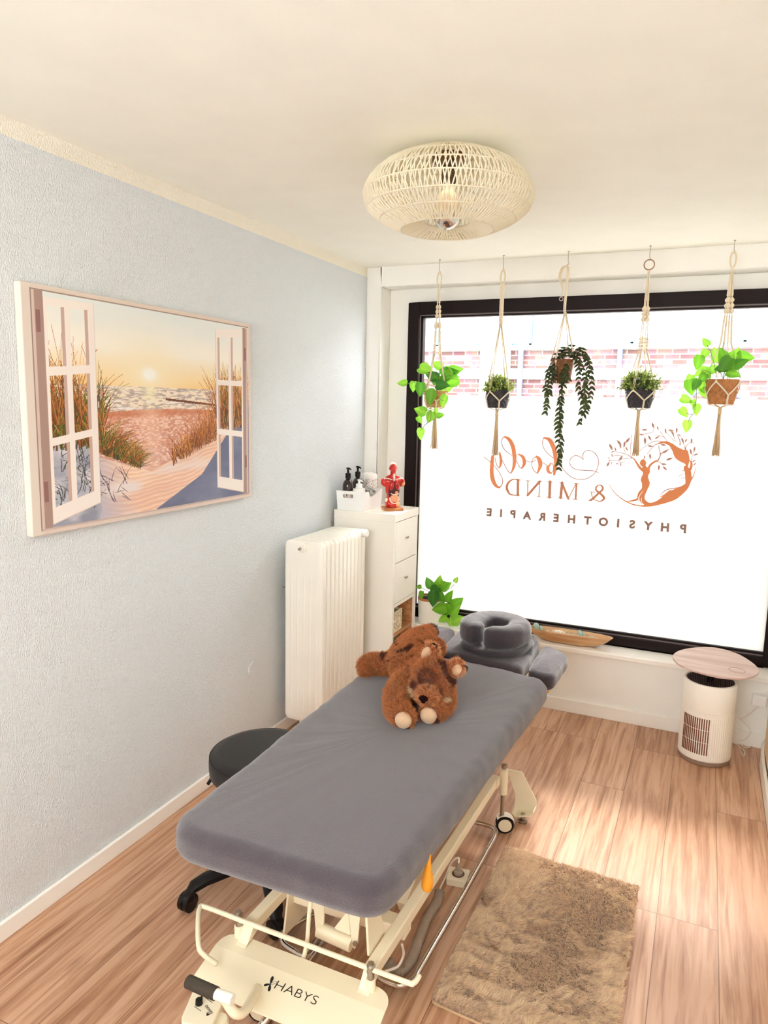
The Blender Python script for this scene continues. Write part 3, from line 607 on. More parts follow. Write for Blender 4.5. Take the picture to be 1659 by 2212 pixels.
# ================================================================== OBJECTS
# ------------------------------------------------------------------ picture on the left wall
def picture():
    root = thing('wall_picture', (0, 2.15, 1.27), 'wide canvas picture of an open white window onto a beach at sunset, on blue wall', 'picture')
    y0, y1, z0, z1 = 1.558, 2.738, 1.271, 2.043; xf = 0.028
    c = MB(); c.box(0.0005, y0, z0, xf, y1, z1); c.obj('canvas_edge', mat('print_wrap_cream', (226, 214, 202), 0.8, bump=(400, 0.2, 0.001)), root, bevel=0.004, seg=3)
    # the printed picture as a fine grid of coloured cells
    W_, H_ = 800, 524; rng = np.random.default_rng(5)
    U, Vv = np.meshgrid((np.arange(W_)+.5)/W_, (np.arange(H_)+.5)/H_)
    def c8(*c): return np.array(c, float)
    def lerp(a, b, t): return a+(b-a)*np.clip(t, 0, 1)[..., None]
    def fbm(fx, fy, seed, oct_=4):
        out = np.zeros_like(U); amp = 1; tot = 0; r = np.random.default_rng(seed)
        for o in range(oct_):
            gx, gy = int(fx*2**o)+3, int(fy*2**o)+3; g = r.random((gy, gx))
            x = U*(gx-2); y = Vv*(gy-2); xi = x.astype(int); yi = y.astype(int); tx = x-xi; ty = y-yi
            tx = tx*tx*(3-2*tx); ty = ty*ty*(3-2*ty)
            out += amp*((g[yi, xi]*(1-tx)+g[yi, xi+1]*tx)*(1-ty)+(g[yi+1, xi]*(1-tx)+g[yi+1, xi+1]*tx)*ty); tot += amp; amp *= .5
        return out/tot
    img = np.zeros((H_, W_, 3)); hz = 0.382
    # sky
    sky = lerp(c8(232, 240, 240), c8(254, 248, 234), Vv/0.2+fbm(3, 9, 1)*0.6-.3); sky = lerp(sky, c8(253, 214, 146), (Vv-0.22)/0.17)
    d = np.sqrt(((U-.452)*1.53)**2+((Vv-.322)*1.6)**2); sky = lerp(sky, c8(255, 240, 204), np.exp(-(d/.20)**2)); sky = lerp(sky, c8(255, 255, 246), np.exp(-(d/.045)**2)*1.6)
    img[:] = sky
    # sea with waves
    wv = fbm(55, 170, 2, 3); sea = lerp(c8(186, 170, 164), c8(252, 236, 214), (wv-.36)*4.6)
    sea = lerp(sea, c8(255, 246, 206), np.exp(-((U-.452)/.035)**2)*.85*np.clip(1.2-(Vv-hz)/.1, 0, 1))
    foam = fbm(14, 90, 9, 3); sea = lerp(sea, c8(250, 244, 238), (foam-.56)*9*np.clip((Vv-.43)/.03, 0, 1))
    m_ = Vv > hz; img[m_] = sea[m_]
    # beach
    sh = 0.492-0.02*(U-.4)+0.006*np.sin(U*9)
    sand = lerp(c8(214, 150, 124), c8(246, 208, 190), (fbm(90, 150, 3, 3)-.4)*4); sand = lerp(sand, c8(196, 158, 158), (fbm(60, 130, 4, 3)-.52)*5*np.clip((Vv-.58)/.1, 0, 1))
    sand = lerp(sand, c8(208, 128, 92), np.exp(-((Vv-sh-.015)/.018)**2)*.8); sand = lerp(sand, c8(255, 214, 190), np.exp(-((U-.452)/.05)**2)*.5)
    m_ = Vv > sh; img[m_] = sand[m_]
    img[(U > .524) & (np.abs(Vv-(.437+(U-.524)*.1)) < .0055)] = c8(120, 66, 40)
    # dunes
    crest = 0.765+0.05*np.sin((U-.25)*8)*0+0.24*((U-.5)**2)*(-1.6)
    crest = np.where(U < .45, .70+(U-.24)*.40, .785-(U-.45)*.50); crest = np.where(U < .24, .64+.25*U, crest)
    rip = np.sin((Vv*1.0+0.28*(U-.45)**2*3+fbm(5, 5, 6)*.06)*300)*0.5+.5
    dune = lerp(c8(236, 190, 168), c8(255, 222, 192), rip*.8+(fbm(9, 30, 7)-.5)*1.5)
    dune = lerp(dune, c8(196, 190, 206), (0.36-U)*6+(Vv-.8)*1.2); dune = lerp(dune, c8(240, 226, 222), (fbm(5, 12, 8)-.55)*4)
    m_ = Vv > crest; img[m_] = dune[m_]
    sl = .967-(U-.475)*.62+np.where(U > .7, -(U-.7)*.8, 0); shd = lerp(c8(112, 118, 146), c8(150, 152, 176), (fbm(9, 9, 12)-.3)*1.5)
    m_ = (Vv > sl) & (U > .4); img[m_] = shd[m_]
    m_ = (Vv > .62+.0*U) & (U < .24); sh2 = lerp(c8(150, 152, 168), c8(222, 218, 226), (fbm(14, 20, 13)-.25)*2); img[m_] = sh2[m_]
    # grass blades
    def blade(x, y, L, a, bend, col, w0):
        n = int(L*W_*1.3)+4; t = np.linspace(0, 1, n); px = x+L*t*math.cos(a)+bend*t*t*L; py = y-(L*t*math.sin(a)-abs(bend)*t*t*L*.35)*1.53
        for i in range(n):
            ix = int(px[i]*W_); iy = int(py[i]*H_); wd = w0+1 if t[i] < .6 else 1
            if 0 <= iy < H_:
                for q in range(wd):
                    if 0 <= ix+q < W_: img[iy, ix+q] = col*(0.85+.3*t[i])
    greens = [c8(70, 96, 30), c8(106, 116, 34), c8(150, 130, 50), c8(92, 78, 40), c8(50, 66, 26)]; golds = [c8(196, 120, 50), c8(170, 98, 40), c8(150, 76, 32), c8(214, 150, 84), c8(120, 70, 40)]
    for i in range(620):
        x = rng.uniform(.02, .25); blade(x, rng.uniform(.52, .66), rng.uniform(.05, .17), PI/2+rng.normal(0, .35), rng.normal(0, .3), (greens if rng.random() < .6 else golds)[rng.integers(5)], 2)
    for i in range(60):
        blade(rng.uniform(.03, .22), .55, rng.uniform(.16, .27), PI/2+rng.normal(.15, .2), rng.normal(0, .25), golds[rng.integers(5)], 1)
    for i in range(560):
        x = rng.uniform(.235, .40)**1.0; f_ = (x-.235)/.165; blade(x, .66+f_*.09+rng.uniform(-.02, .02), rng.uniform(.03, .10)*(1.15-f_*.6), PI/2+rng.normal(-.35, .5), rng.normal(.3, .4), (greens if rng.random() < .55 else golds)[rng.integers(5)], 2 if f_ < .5 else 1)
    for i in range(420):
        x = rng.uniform(.55, .79); f_ = (x-.55)/.24; blade(x, .74-f_*.12+rng.uniform(-.02, .03), rng.uniform(.04, .17)*(.4+f_*.6), PI/2+rng.normal(0, .3), rng.normal(0, .3), golds[rng.integers(5)], 1)
    for i in range(420):
        x = rng.uniform(.79, .955); blade(x, rng.uniform(.5, .6), rng.uniform(.08, .20), PI/2+rng.normal(0, .2), rng.normal(0, .2), (golds if rng.random() < .75 else greens)[rng.integers(5)], 2)
    for i in range(70):
        x = rng.uniform(.08, .22); blade(x, rng.uniform(.68, .93), rng.uniform(.02, .07), PI/2+rng.normal(0, .8), rng.normal(0, .5), (c8(60, 76, 66), c8(84, 88, 60), c8(70, 66, 60))[rng.integers(3)], 1)
    for i in range(24):
        x = rng.uniform(.25, .36); blade(x, rng.uniform(.78, .92), rng.uniform(.03, .07), PI/2+rng.normal(.6, .5), .3, c8(90, 80, 90), 1)
    # painted casements
    def rect(u0, v0, u1, v1, col): img[(U >= u0) & (U < u1) & (Vv >= v0) & (Vv < v1)] = c8(*col)
    cr = (250, 240, 232); sh_ = (206, 176, 164); dk = (176, 146, 136)
    def casement(u0, u1, vt0, vt1, vb0, vb1, cols, bars, flip):
        # frame region between slanted top/bottom edges, minus panes
        tt = np.clip((U-u0)/(u1-u0), 0, 1); top = vt0+(vt1-vt0)*tt; bot = vb0+(vb1-vb0)*tt
        reg = (U >= u0) & (U < u1) & (Vv > top) & (Vv < bot); pane = np.zeros_like(reg); shade = np.zeros_like(reg)
        hgt = bot-top; rel = (Vv-top)/hgt
        for (a, b) in cols:
            for (p, q) in bars:
                r_ = (U > a) & (U < b) & (rel > p) & (rel < q); pane |= r_
                e = (U > b-.011) & r_ if not flip else (U < a+.011) & r_; shade |= e
        m2 = reg & ~pane; img[m2] = c8(*cr); img[shade & reg] = c8(*sh_)
        ed = reg & ~pane & ((np.abs(U-u0) < .002) | (np.abs(U-u1) < .002) | (np.abs(Vv-bot) < .004)); img[ed] = c8(222, 200, 188)
    bars = [(.035, .298), (.338, .612), (.648, .925)]
    rect(.030, .022, .066, .975, dk); rect(.030, .022, .040, .975, (222, 200, 190))
    casement(.066, .238, .046, .040, .964, .900, [(.077, .134), (.152, .214)], bars, False)
    rect(.944, .028, .978, .972, dk); rect(.966, .028, .978, .972, (214, 190, 180))
    casement(.785, .947, .062, .035, .912, .964, [(.796, .858), (.874, .938)], [(.05, .312), (.345, .62), (.655, .925)], True)
    for (a, b) in ((.042, .10), (.042, .78)): rect(a, b, a+.014, b+.085, (150, 108, 104))
    for (a, b) in ((.955, .14), (.955, .75)): rect(a, b, a+.012, b+.07, (150, 108, 104))
    rect(.240, .435, .247, .50, (120, 96, 84)); rect(.240, .455, .244, .48, (243, 228, 218)); rect(.779, .46, .786, .53, (120, 96, 84))
    # painted outer rim of the print
    rect(0, 0, 1, .022, (230, 214, 200)); rect(0, .978, 1, 1, (228, 210, 198)); rect(0, 0, .029, 1, (232, 218, 206)); rect(.981, 0, 1, 1, (228, 210, 198))
    rect(.027, .020, .983, .024, (168, 146, 136)); rect(.029, .974, .983, .980, (206, 184, 172)); rect(.027, .02, .031, .98, (160, 134, 126))
    lin = np.where(img/255 <= .04045, img/255/12.92, ((np.clip(img, 0, 255)/255+.055)/1.055)**2.4)
    lin = lin*0.88; gy = y0+(y1-y0)*np.arange(W_+1)/W_; gz = z1-(z1-z0)*np.arange(H_+1)/H_
    # each cell has its own four corners so the printed edges stay crisp
    i0, j0 = np.meshgrid(np.arange(W_), np.arange(H_)); i0 = i0.ravel(); j0 = j0.ravel(); eps = 0.004
    def cl(a, lo, hi): return np.clip(a, lo+eps, hi-eps)
    P = np.stack([np.stack([np.full(len(i0), xf+.0006), cl(gy[i0+a], y0, y1), cl(gz[j0+b], z0, z1)], 1) for a, b in ((0, 0), (1, 0), (1, 1), (0, 1))], 1).reshape(-1, 3)
    F = np.arange(len(P)).reshape(-1, 4); colr = np.repeat(np.concatenate([lin[j0, i0], np.ones((len(i0), 1))], 1), 4, 0)
    fast_mesh('printed_beach_scene', P, [F], colr, attr_mat('print', 0.6), root)
picture()

# small blank cover on the wall and the radiator
tag(MB().lathe([(0.0, 0.0), (0.038, 0.0), (0.036, 0.006), (0.0, 0.007)], (0.0005, at(545, 1445, 0, 0)[1], at(545, 1445, 0, 0)[2]), 32, 'x').obj('wall_cover_plate', 'blue_wall', smooth=True, auto=True), 'small round painted-over cover plate low on the blue wall', 'cover plate')

def radiator():
    root = thing('radiator', (0.16, 3.2, 0.1), 'tall white column radiator standing against the blue wall beside white cabinet', 'radiator')
    x0, x1, z0, z1 = 0.052, 0.268, 0.105, 1.035; p = 0.0435; y = 2.985
    for i in range(11):
        a = y+i*p; poly = rrect(x0, z0, x1, z1, 0.03, 6); s = MB()
        yy = a; V = []; k = len(poly); cx, cz = (x0+x1)/2, (z0+z1)/2
        for (dy, ins) in ((0.0, 0.004), (0.004, 0.0), (0.030, 0.0), (0.036, 0.006), (0.0425, 0.010)):
            for (qx, qz) in poly: V.append((qx+(-ins if qx > cx else ins), yy+dy, qz+(-ins if qz > cz else ins)))
        s.add(V, [(q*k+j, q*k+(j+1) % k, (q+1)*k+(j+1) % k, (q+1)*k+j) for q in range(4) for j in range(k)]+[tuple(range(k))[::-1], tuple(4*k+j for j in range(k))])
        if i == 0:
            for cx_ in (0.088, 0.124, 0.16, 0.196, 0.232): s.tube([(cx_, y+0.010, z0+0.06), (cx_, y+0.0085, z0+0.12), (cx_, y+0.0085, z1-0.22), (cx_, y+0.011, z1-0.12)], 0.011, 12)
        s.obj('radiator_section', 'white_enamel', root, smooth=True, auto=True)
    c = at(653, 1183, 1, 2.98); q = MB()
    q.lathe([(0.0, 0.0), (0.026, 0.0), (0.026, -0.008), (0.020, -0.010)], (c[0], 2.985, c[2]), 24, 'y').lathe([(0.0, -0.008), (0.016, -0.008), (0.016, -0.022), (0.0, -0.022)], (c[0], 2.985, c[2]), 6, 'y')
    pl = q.obj('end_plug', 'white_enamel', root, smooth=True, auto=True)
    MB().tube([(c[0], 2.965, c[2]), (c[0], 2.948, c[2]-0.003)], 0.006, 10).obj('bleed_screw', 'steel', pl, smooth=True, auto=True)
    c = at(783, 1152, 1, 3.42); v = MB()
    v.tube([(0.2, 3.462, c[2]), (0.27, 3.470, c[2])], 0.010, 12)
    va = v.obj('valve', 'white_enamel', root, smooth=True, auto=True)
    t = MB(); t.lathe([(0, 0), (0.018, 0), (0.021, 0.006), (0.021, 0.04), (0.017, 0.046), (0, 0.046)], (c[0]-0.02, 3.43, c[2]), 24, 'x', mod=lambda i, a: 0.0008*math.cos(14*a) if 1 < i < 4 else 0)
    t.obj('thermostat_head', 'white_plastic', va, smooth=True, auto=True)
    for z in (0.3, 0.8): MB().box(0.0015, 3.2, z, 0.06, 3.22, z+0.03).obj('wall_bracket', 'white_enamel', root)
    for yy in (3.0, 3.44): MB().box(0.13, yy, 0, 0.19, yy+0.02, 0.11).obj('foot', 'white_enamel', root)
    b = at(611, 1268, 1, 3.0); MB().tube([(0.03, 3.0, b[2]), (0.055, 3.0, b[2]+0.004), (0.055, 3.0, b[2]-0.02)], 0.003, 6).obj('bracket_hook', 'steel', root)
radiator()

# ------------------------------------------------------------------ cabinet and what stands on it
CX0, CX1, CY0, CY1, CZ = 0.022, 0.395, 3.553, 3.900, 1.112
def cabinet():
    root = thing('cabinet', (0.2, 3.72, 0), 'narrow tall white cabinet with two drawers and open oak shelves beside the window', 'cabinet')
    t = 0.022; b = MB()
    b.box(CX0, CY0, 0, CX1, CY0+t, CZ-0.045).box(CX0, CY1-t, 0, CX1, CY1, CZ-0.045).box(CX0, CY0+t, 0, CX1, CY1-t, 0.06)
    b.obj('body', 'white_lacquer', root, bevel=0.0015)
    MB().box(CX0, CY0-0.002, CZ-0.045, CX1+0.004, CY1+0.002, CZ).obj('top', 'white_lacquer', root, bevel=0.002)
    i = MB(); i.box(CX0+0.001, CY0+t, 0.06, CX0+0.012, CY1-t, CZ-0.046).box(CX0+0.012, CY1-t-0.006, 0.06, CX1-0.012, CY1-t-0.0005, 0.60).box(CX0+0.012, CY0+t+0.0005, 0.06, CX1-0.012, CY0+t+0.006, 0.60)
    i.obj('oak_lining', 'oak', root)
    MB().box(CX0+0.012, CY0+t, 0.40, CX1-0.012, CY1-t, 0.418).obj('shelf', 'oak', root)
    MB().box(CX0+0.012, CY0+t, 0.58, CX1-0.001, CY1-t, 0.60).obj('divider', 'white_lacquer', root)
    MB().box(CX0+0.012, CY0+t, 0.18, CX1-0.001, CY1-t, 0.225).obj('shelf', 'white_lacquer', root)
    MB().box(CX0+0.012, CY0+t, 0.06, CX1-0.001, CY1-t, 0.18).obj('lower_front', 'white_lacquer', root)
    for z0, z1 in ((0.835, 1.063), (0.603, 0.830)):
        d = MB().box(CX1-0.25, CY0+t+0.002, z0, CX1+0.001, CY1-t-0.002, z1).obj('drawer', 'white_lacquer', root, bevel=0.0015)
        ym = (CY0+CY1)/2; zm = (z0+z1)/2+0.01
        for s in (-1, 1): MB().lathe([(0, 0), (0.003, 0), (0.003, 0.006), (0.0065, 0.008), (0.0065, 0.012), (0, 0.013)], (CX1+0.001, ym+s*0.008, zm), 12, 'x').obj('knob', 'steel', d, smooth=True, auto=True)
cabinet()
def rattan_box(z0, z1, y0, y1, label):
    x0, x1 = 0.09, 0.375; root = thing('storage_basket', ((x0+x1)/2, (y0+y1)/2, z0), label, 'basket', 'whitewashed baskets in the cabinet')
    b = MB(); t = 0.008
    b.box(x0, y0, z0, x1, y1, z0+t).box(x0, y0, z0, x0+t, y1, z1).box(x1-t, y0, z0, x1, y1, z1).box(x0, y0, z0, x1, y0+t, z1).box(x0, y1-t, z0, x1, y1, z1)
    b.obj('basket_body', 'rattan_white', root, bevel=0.003)
    r = random.Random(int(z0*100)); w_ = MB()
    for i in range(70):
        z = z0+0.012+(z1-z0-0.02)*r.random(); a = y0+0.01+(y1-y0-0.02)*r.random(); q = r.uniform(-1, 1)*0.022; h_ = r.uniform(0.01, 0.028)
        w_.tube([(x1+0.001, a, z), (x1+0.005, a+q*.5, min(z+h_*.5, z1-.004)), (x1+0.001, min(max(a+q, y0+.006), y1-.006), min(z+h_, z1-.004))], 0.0024, 5)
        xx = x0+0.01+(x1-x0-0.02)*r.random(); w_.tube([(xx, y0-0.001, z), (xx+q*.5, y0-0.004, min(z+h_*.5, z1-.004)), (min(max(xx+q, x0+.006), x1-.006), y0-0.001, min(z+h_, z1-.004))], 0.0024, 5)
    w_.tube([(x1, y0, z1), (x1, y1, z1), (x0, y1, z1), (x0, y0, z1)], 0.005, 8, closed=True)
    w_.obj('woven_strands', 'rattan_white', root, smooth=True)
rattan_box(0.4185, 0.535, 3.585, 3.735, 'whitewashed rattan basket on the upper open cabinet shelf')
rattan_box(0.2255, 0.345, 3.60, 3.80, 'whitewashed rattan basket on the lower open cabinet shelf')

def box_and_bottles():
    # white open box: high ends, dipping long side
    x0, x1, y0, y1 = 0.030, 0.212, 3.558, 3.795; z0 = CZ+0.0003; zt = z0+0.108; zd = z0+0.074
    root = thing('storage_box', ((x0+x1)/2, (y0+y1)/2, z0), 'white plastic handled box holding pump bottles on top of cabinet', 'storage box')
    t = 0.004; ti = 0.010
    def wall(P, off): return P, off
    b = MB(); b.box(x0+ti, y0+ti, z0, x1-ti, y1-ti, z0+t)
    def slab(Pin, off): b.prism(Pin, off)
    # near end with an oblong hand hole
    hole = [(( (x0+x1)/2-0.012+px), (z0+0.080+pz)) for px, pz in rrect(-0.038, -0.011, 0.030, 0.011, 0.0105, 6)]
    outer = [(x0, zt), (x0+ti, z0), (x1-ti, z0), (x1, zt)]
    def end_wall(y, dy):
        bm = bmesh.new(); vo = [bm.verts.new((p[0], y, p[1])) for p in outer]; vh = [bm.verts.new((p[0], y, p[1])) for p in hole]
        eo = [bm.edges.new((vo[i], vo[(i+1) % 4])) for i in range(4)]; eh = [bm.edges.new((vh[i], vh[(i+1) % len(vh)])) for i in range(len(vh))]
        bmesh.ops.triangle_fill(bm, edges=eo+eh, use_beauty=True)
        r = bmesh.ops.extrude_face_region(bm, geom=bm.faces[:]); vv = [e for e in r['geom'] if isinstance(e, bmesh.types.BMVert)]
        for v in vv: v.co.y += dy
        bm.verts.index_update(); V = [tuple(v.co) for v in bm.verts]; F = [tuple(v.index for v in f.verts) for f in bm.faces]; bm.free(); b.add(V, F)
    end_wall(y0+0.002, t); end_wall(y1-0.002, -t)
    for xs, xi, sgn in ((x0, x0+ti, 1), (x1, x1-ti, -1)):
        prof = [(y0+0.002, zt), (y0+0.045, zt), (y0+0.07, zd+0.004), (y0+0.09, zd), (y1-0.12, zd+.004), (y1-0.06, zd+0.018), (y1-0.025, zt), (y1-0.002, zt), (y1-ti, z0), (y0+ti, z0)]
        b.prism([(xs+(xi-xs)*(1-(z-z0)/(zt-z0)), y, z) for y, z in prof], (sgn*t, 0, 0))
    b.obj('box_shell', 'white_plastic', root, bevel=0.0015)
    e = MB()
    for k_ in range(4): a = PI/4+k_*PI/2; e.lathe([(0.0045, 0), (0.0085, 0), (0.0085, -0.001), (0.0045, -0.001)], ((x0+x1)/2+0.035+0.008*math.cos(a), y1-t-0.0025, z0+0.088+0.008*math.sin(a)), 14, 'y', cap=False, closed=True)
    e.obj('clover_emblem', M['white_enamel'], root)
    def bottle(x, y, r, h, hn, matn, label, name, cat, dark, zrot):
        zb = z0+0.005
        rt = thing(name, (x, y, zb), label, cat, 'pump bottles in the white box' if dark else None)
        prof = [(0, 0), (r*.93, 0), (r, 0.006), (r, h*.72)]+[(r*math.cos(t_)+0*.1, h*.72+h*.28*math.sin(t_)) for t_ in np.linspace(.15, 1.2, 8)]+[(0.014, h), (0.014, h+.006)]
        if not dark: prof = [(0, 0), (r*.95, 0), (r, 0.005), (r, h*.93), (r*.96, h*.98), (0.021, h), (0.021, h+.004)]
        MB().lathe([(p[0], zb+p[1]) for p in prof], (x, y, 0), 28).obj('bottle_body', matn, rt, smooth=True, auto=True)
        pm = MB(); cr_ = 0.0155 if dark else 0.019
        pm.lathe([(0, 0), (cr_, 0), (cr_, hn*.45), (cr_*.8, hn*.5), (0.006, hn*.5), (0.0065, hn*.9), (0, hn*.9)], (x, y, zb+h+.003), 20)
        pu = pm.obj('pump', 'black' if dark else 'white_plastic', rt, smooth=True, auto=True)
        c, s = math.cos(zrot), math.sin(zrot); zz = zb+h+.003+hn*.93
        MB().tube([(x-0.014*c, y-0.014*s, zz), (x, y, zz+.002), (x+0.018*c, y+0.018*s, zz), (x+0.030*c, y+0.030*s, zz-.005)], [.0045, .0055, .0045, .003], 10, flat=1.0).obj('spout', 'black' if dark else 'white_plastic', pu, smooth=True)
        if dark:
            l = MB(); n = 20; a0 = -PI*0.95; V = []
            for zz_ in (zb+.02, zb+h*.60):
                for i in range(n+1): a = a0+PI*1.1*i/n; V.append((x+(r+.0006)*math.cos(a), y+(r+.0006)*math.sin(a), zz_))
            l.add(V, [(i, i+1, n+2+i, n+1+i) for i in range(n)]); l.obj('paper_label', 'label', rt, smooth=True)
            k2 = MB(); a = -PI*.42; zc = zb+h*.46
            for (da, dz, db, dw) in ((-.1, .006, .1, -.006), (-.08, -.007, .1, .005), (-.02, 0, .05, .004)):
                k2.tube([(x+(r+.001)*math.cos(a+da), y+(r+.001)*math.sin(a+da), zc+dz), (x+(r+.001)*math.cos(a+db), y+(r+.001)*math.sin(a+db), zc+dw)], .0011, 5)
            k2.obj('leaf_mark', 'print_black', rt)
    c = at(740, 1050, 1, 3.62); bottle(0.080, 3.607, 0.031, 0.168, 0.058, 'amber', 'dark brown pump bottle nearest the wall, in the white box', 'pump_bottle', 'bottle', True, -0.5)
    bottle(0.085, 3.720, 0.031, 0.168, 0.058, 'amber', 'dark brown pump bottle further back, behind the small white one', 'pump_bottle', 'bottle', True, -0.5)
    bottle(0.148, 3.612, 0.035, 0.118, 0.044, 'white_plastic', 'white pump bottle at the front of the white box', 'pump_bottle', 'bottle', False, -0.5)
box_and_bottles()

def diffuser():
    c = (0.185, 3.875); z0 = CZ; x, y = 0.19, 3.868
    x, y = 0.098, 3.847
    root = thing('aroma_lamp', (x, y, z0), 'white pierced ceramic lamp on wooden foot behind the white box', 'lamp')
    rr = 0.050
    b = MB(); b.lathe([(0.0, z0+0.03), (rr*.9, z0+0.03), (rr, z0+0.036), (rr, z0+0.165), (rr*.97, z0+0.178), (rr*.85, z0+0.187), (rr*.4, z0+0.192), (0.006, z0+0.193), (0.006, z0+0.197), (0, z0+0.198)], (x, y, 0), 40)
    b.obj('ceramic_body', mat('white_ceramic', (240, 236, 230), 0.5), root, smooth=True, auto=True)
    h = MB(); r = random.Random(3)
    for i in range(300):
        a = r.uniform(-PI*0.75, PI*0.2); z = z0+r.uniform(0.045, 0.158); da = r.uniform(-.05, .05); dz = r.uniform(-.004, .004); R_ = rr+.0002
        h.tube([(x+R_*math.cos(a-da), y+R_*math.sin(a-da), z-dz), (x+R_*math.cos(a+da), y+R_*math.sin(a+da), z+dz)], 0.0011, 5)
    h.obj('pierced_slots', mat('slot_dark', (120, 104, 98), 0.8), root)
    f = MB(); f.lathe([(0.034, z0+0.0003), (0.046, z0+0.0003), (0.049, z0+0.03), (0.034, z0+0.03)], (x, y, 0), 32, closed=True); f.obj('wooden_foot', 'base_wood', root, smooth=True, auto=True)
diffuser()

def torso():
    x, y, z0 = 0.310, 3.715, CZ+0.0003
    root = thing('anatomical_torso', (x, y, z0), 'red anatomical torso model with open chest standing on a wooden base on cabinet', 'anatomical model')
    s = 1.0
    def T(v, a=math.radians(38)):   # local: front is -y
        c_, s_ = math.cos(a), math.sin(a); return (x+v[0]*c_-v[1]*s_, y+v[0]*s_+v[1]*c_, z0+v[2])
    bp_ = [T((a, b, 0)) for a, b in ((-.042, -.04), (.042, -.04), (.042, .04), (-.042, .04))]
    MB().prism(bp_, (0, 0, 0.012)).obj('wooden_base', 'base_wood', root, bevel=0.0015)
    R_ = Matrix.Rotation(math.radians(38), 3, 'Z')
    def ell(mb, c, r, rot=None): mb.ball(T(c), r, 20, 14, R_ @ rot if rot is not None else R_)
    b = MB()
    ell(b, (0, 0, .040), (.032, .022, .034)); ell(b, (0, 0, .062), (.028, .020, .03)); ell(b, (0, 0, .098), (.034, .022, .045)); ell(b, (0, 0.002, .128), (.044, .020, .024))
    for sg in (-1, 1):
        ell(b, (sg*.041, 0.002, .125), (.014, .015, .020), Matrix.Rotation(sg*.3, 3, 'Y')); ell(b, (sg*.016, -.002, .030), (.018, .020, .022)); ell(b, (sg*.02, .003, .147), (.022, .011, .010), Matrix.Rotation(sg*.5, 3, 'Y'))
    b.tube([T((0, .004, .14)), T((0, .002, .160)), T((0, -.001, .178))], [.017, .0125, .0125], 14)
    ell(b, (0, .003, .193), (.0165, .020, .021)); ell(b, (0, -.007, .181), (.0125, .013, .014)); ell(b, (0, -.019, .186), (.003, .004, .005)); ell(b, (0, -.013, .172), (.008, .007, .006))
    for sg in (-1, 1): ell(b, (sg*.0165, .003, .187), (.003, .004, .006)); ell(b, (sg*.006, -.0145, .190), (.004, .003, .003))
    b.lathe([(0.024, 0.0), (0.026, 0.0), (0.026, 0.02), (0, 0.02)], T((0, 0, .0122)), 16)
    me = remeshed(b, 0.0022, 3); mesh_object('torso_body', me, 'anat_red', root)
    sk = MB(); ell(sk, (0, .006, .199), (.0165, .019, .0175)); mesh_object('skull_cap', remeshed(sk, 0.003, 2), 'anat_cream', root)
    # chest cavity and organs
    cv = MB(); ell(cv, (0.002, -.0125, .088), (.0265, .015, .052)); mesh_object('body_cavity', remeshed(cv, 0.002, 2), 'anat_dark', root)
    for sg in (-1, 1):
        l = MB(); ell(l, (sg*.0115+.002, -.020, .114), (.0115, .010, .025), Matrix.Rotation(-sg*.18, 3, 'Y')); mesh_object('lung', remeshed(l, 0.002, 2), mat('lung_red', (176, 10, 6), .25, coat=.5), root)
    lv = MB(); ell(lv, (-.006, -.022, .083), (.018, .008, .008)); mesh_object('liver', remeshed(lv, 0.002, 2), 'anat_dark', root)
    st = MB(); ell(st, (.010, -.0235, .081), (.010, .007, .008)); mesh_object('stomach', remeshed(st, 0.002, 2), 'anat_pink', root)
    it = MB(); ell(it, (.003, -.019, .057), (.020, .012, .020)); mesh_object('intestines', remeshed(it, 0.002, 1), 'anat_pink', root)
    MB().tube([T((.003+.022*math.cos(t_), -.0245+.004*abs(math.cos(t_)), .060+.028*math.sin(t_))) for t_ in np.linspace(PI*1.02, PI*1.98, 22)], .0028, 8).obj('colon', 'anat_cream', root, smooth=True)
    MB().tube([T((.003+.018*math.cos(t_), -.030, .079+.006*math.sin(t_))) for t_ in np.linspace(PI, 2*PI, 12)], .0022, 8).obj('pancreas', 'anat_cream', root, smooth=True)
    MB().tube([T((0.001, -.013, .168)), T((0.001, -.0155, .148)), T((0.001, -.019, .132))], .004, 10).obj('windpipe', 'anat_cream', root, smooth=True)
    for sg in (-1, 1): MB().tube([T((sg*.008, -.019, .139)), T((sg*.026, -.017, .144)), T((sg*.040, -.008, .146))], .0022, 8).obj('collar_bone', 'anat_cream', root, smooth=True)
    MB().ball(T((-.030, -.006, .046)), (.007, .007, .010)).obj('hip_bone', 'anat_cream', root, smooth=True)
    skm = mat('skin_tone', (236, 170, 120), .4); MB().ball(T((.044, .000, .121)), (.0125, .013, .016), 14, 10, R_).obj('skin_shoulder', skm, root, smooth=True); MB().ball(T((.017, -.011, .026)), (.016, .014, .015), 14, 10, R_).obj('skin_thigh', skm, root, smooth=True)
    root.scale = (1.25, 1.25, 1.25)
torso()

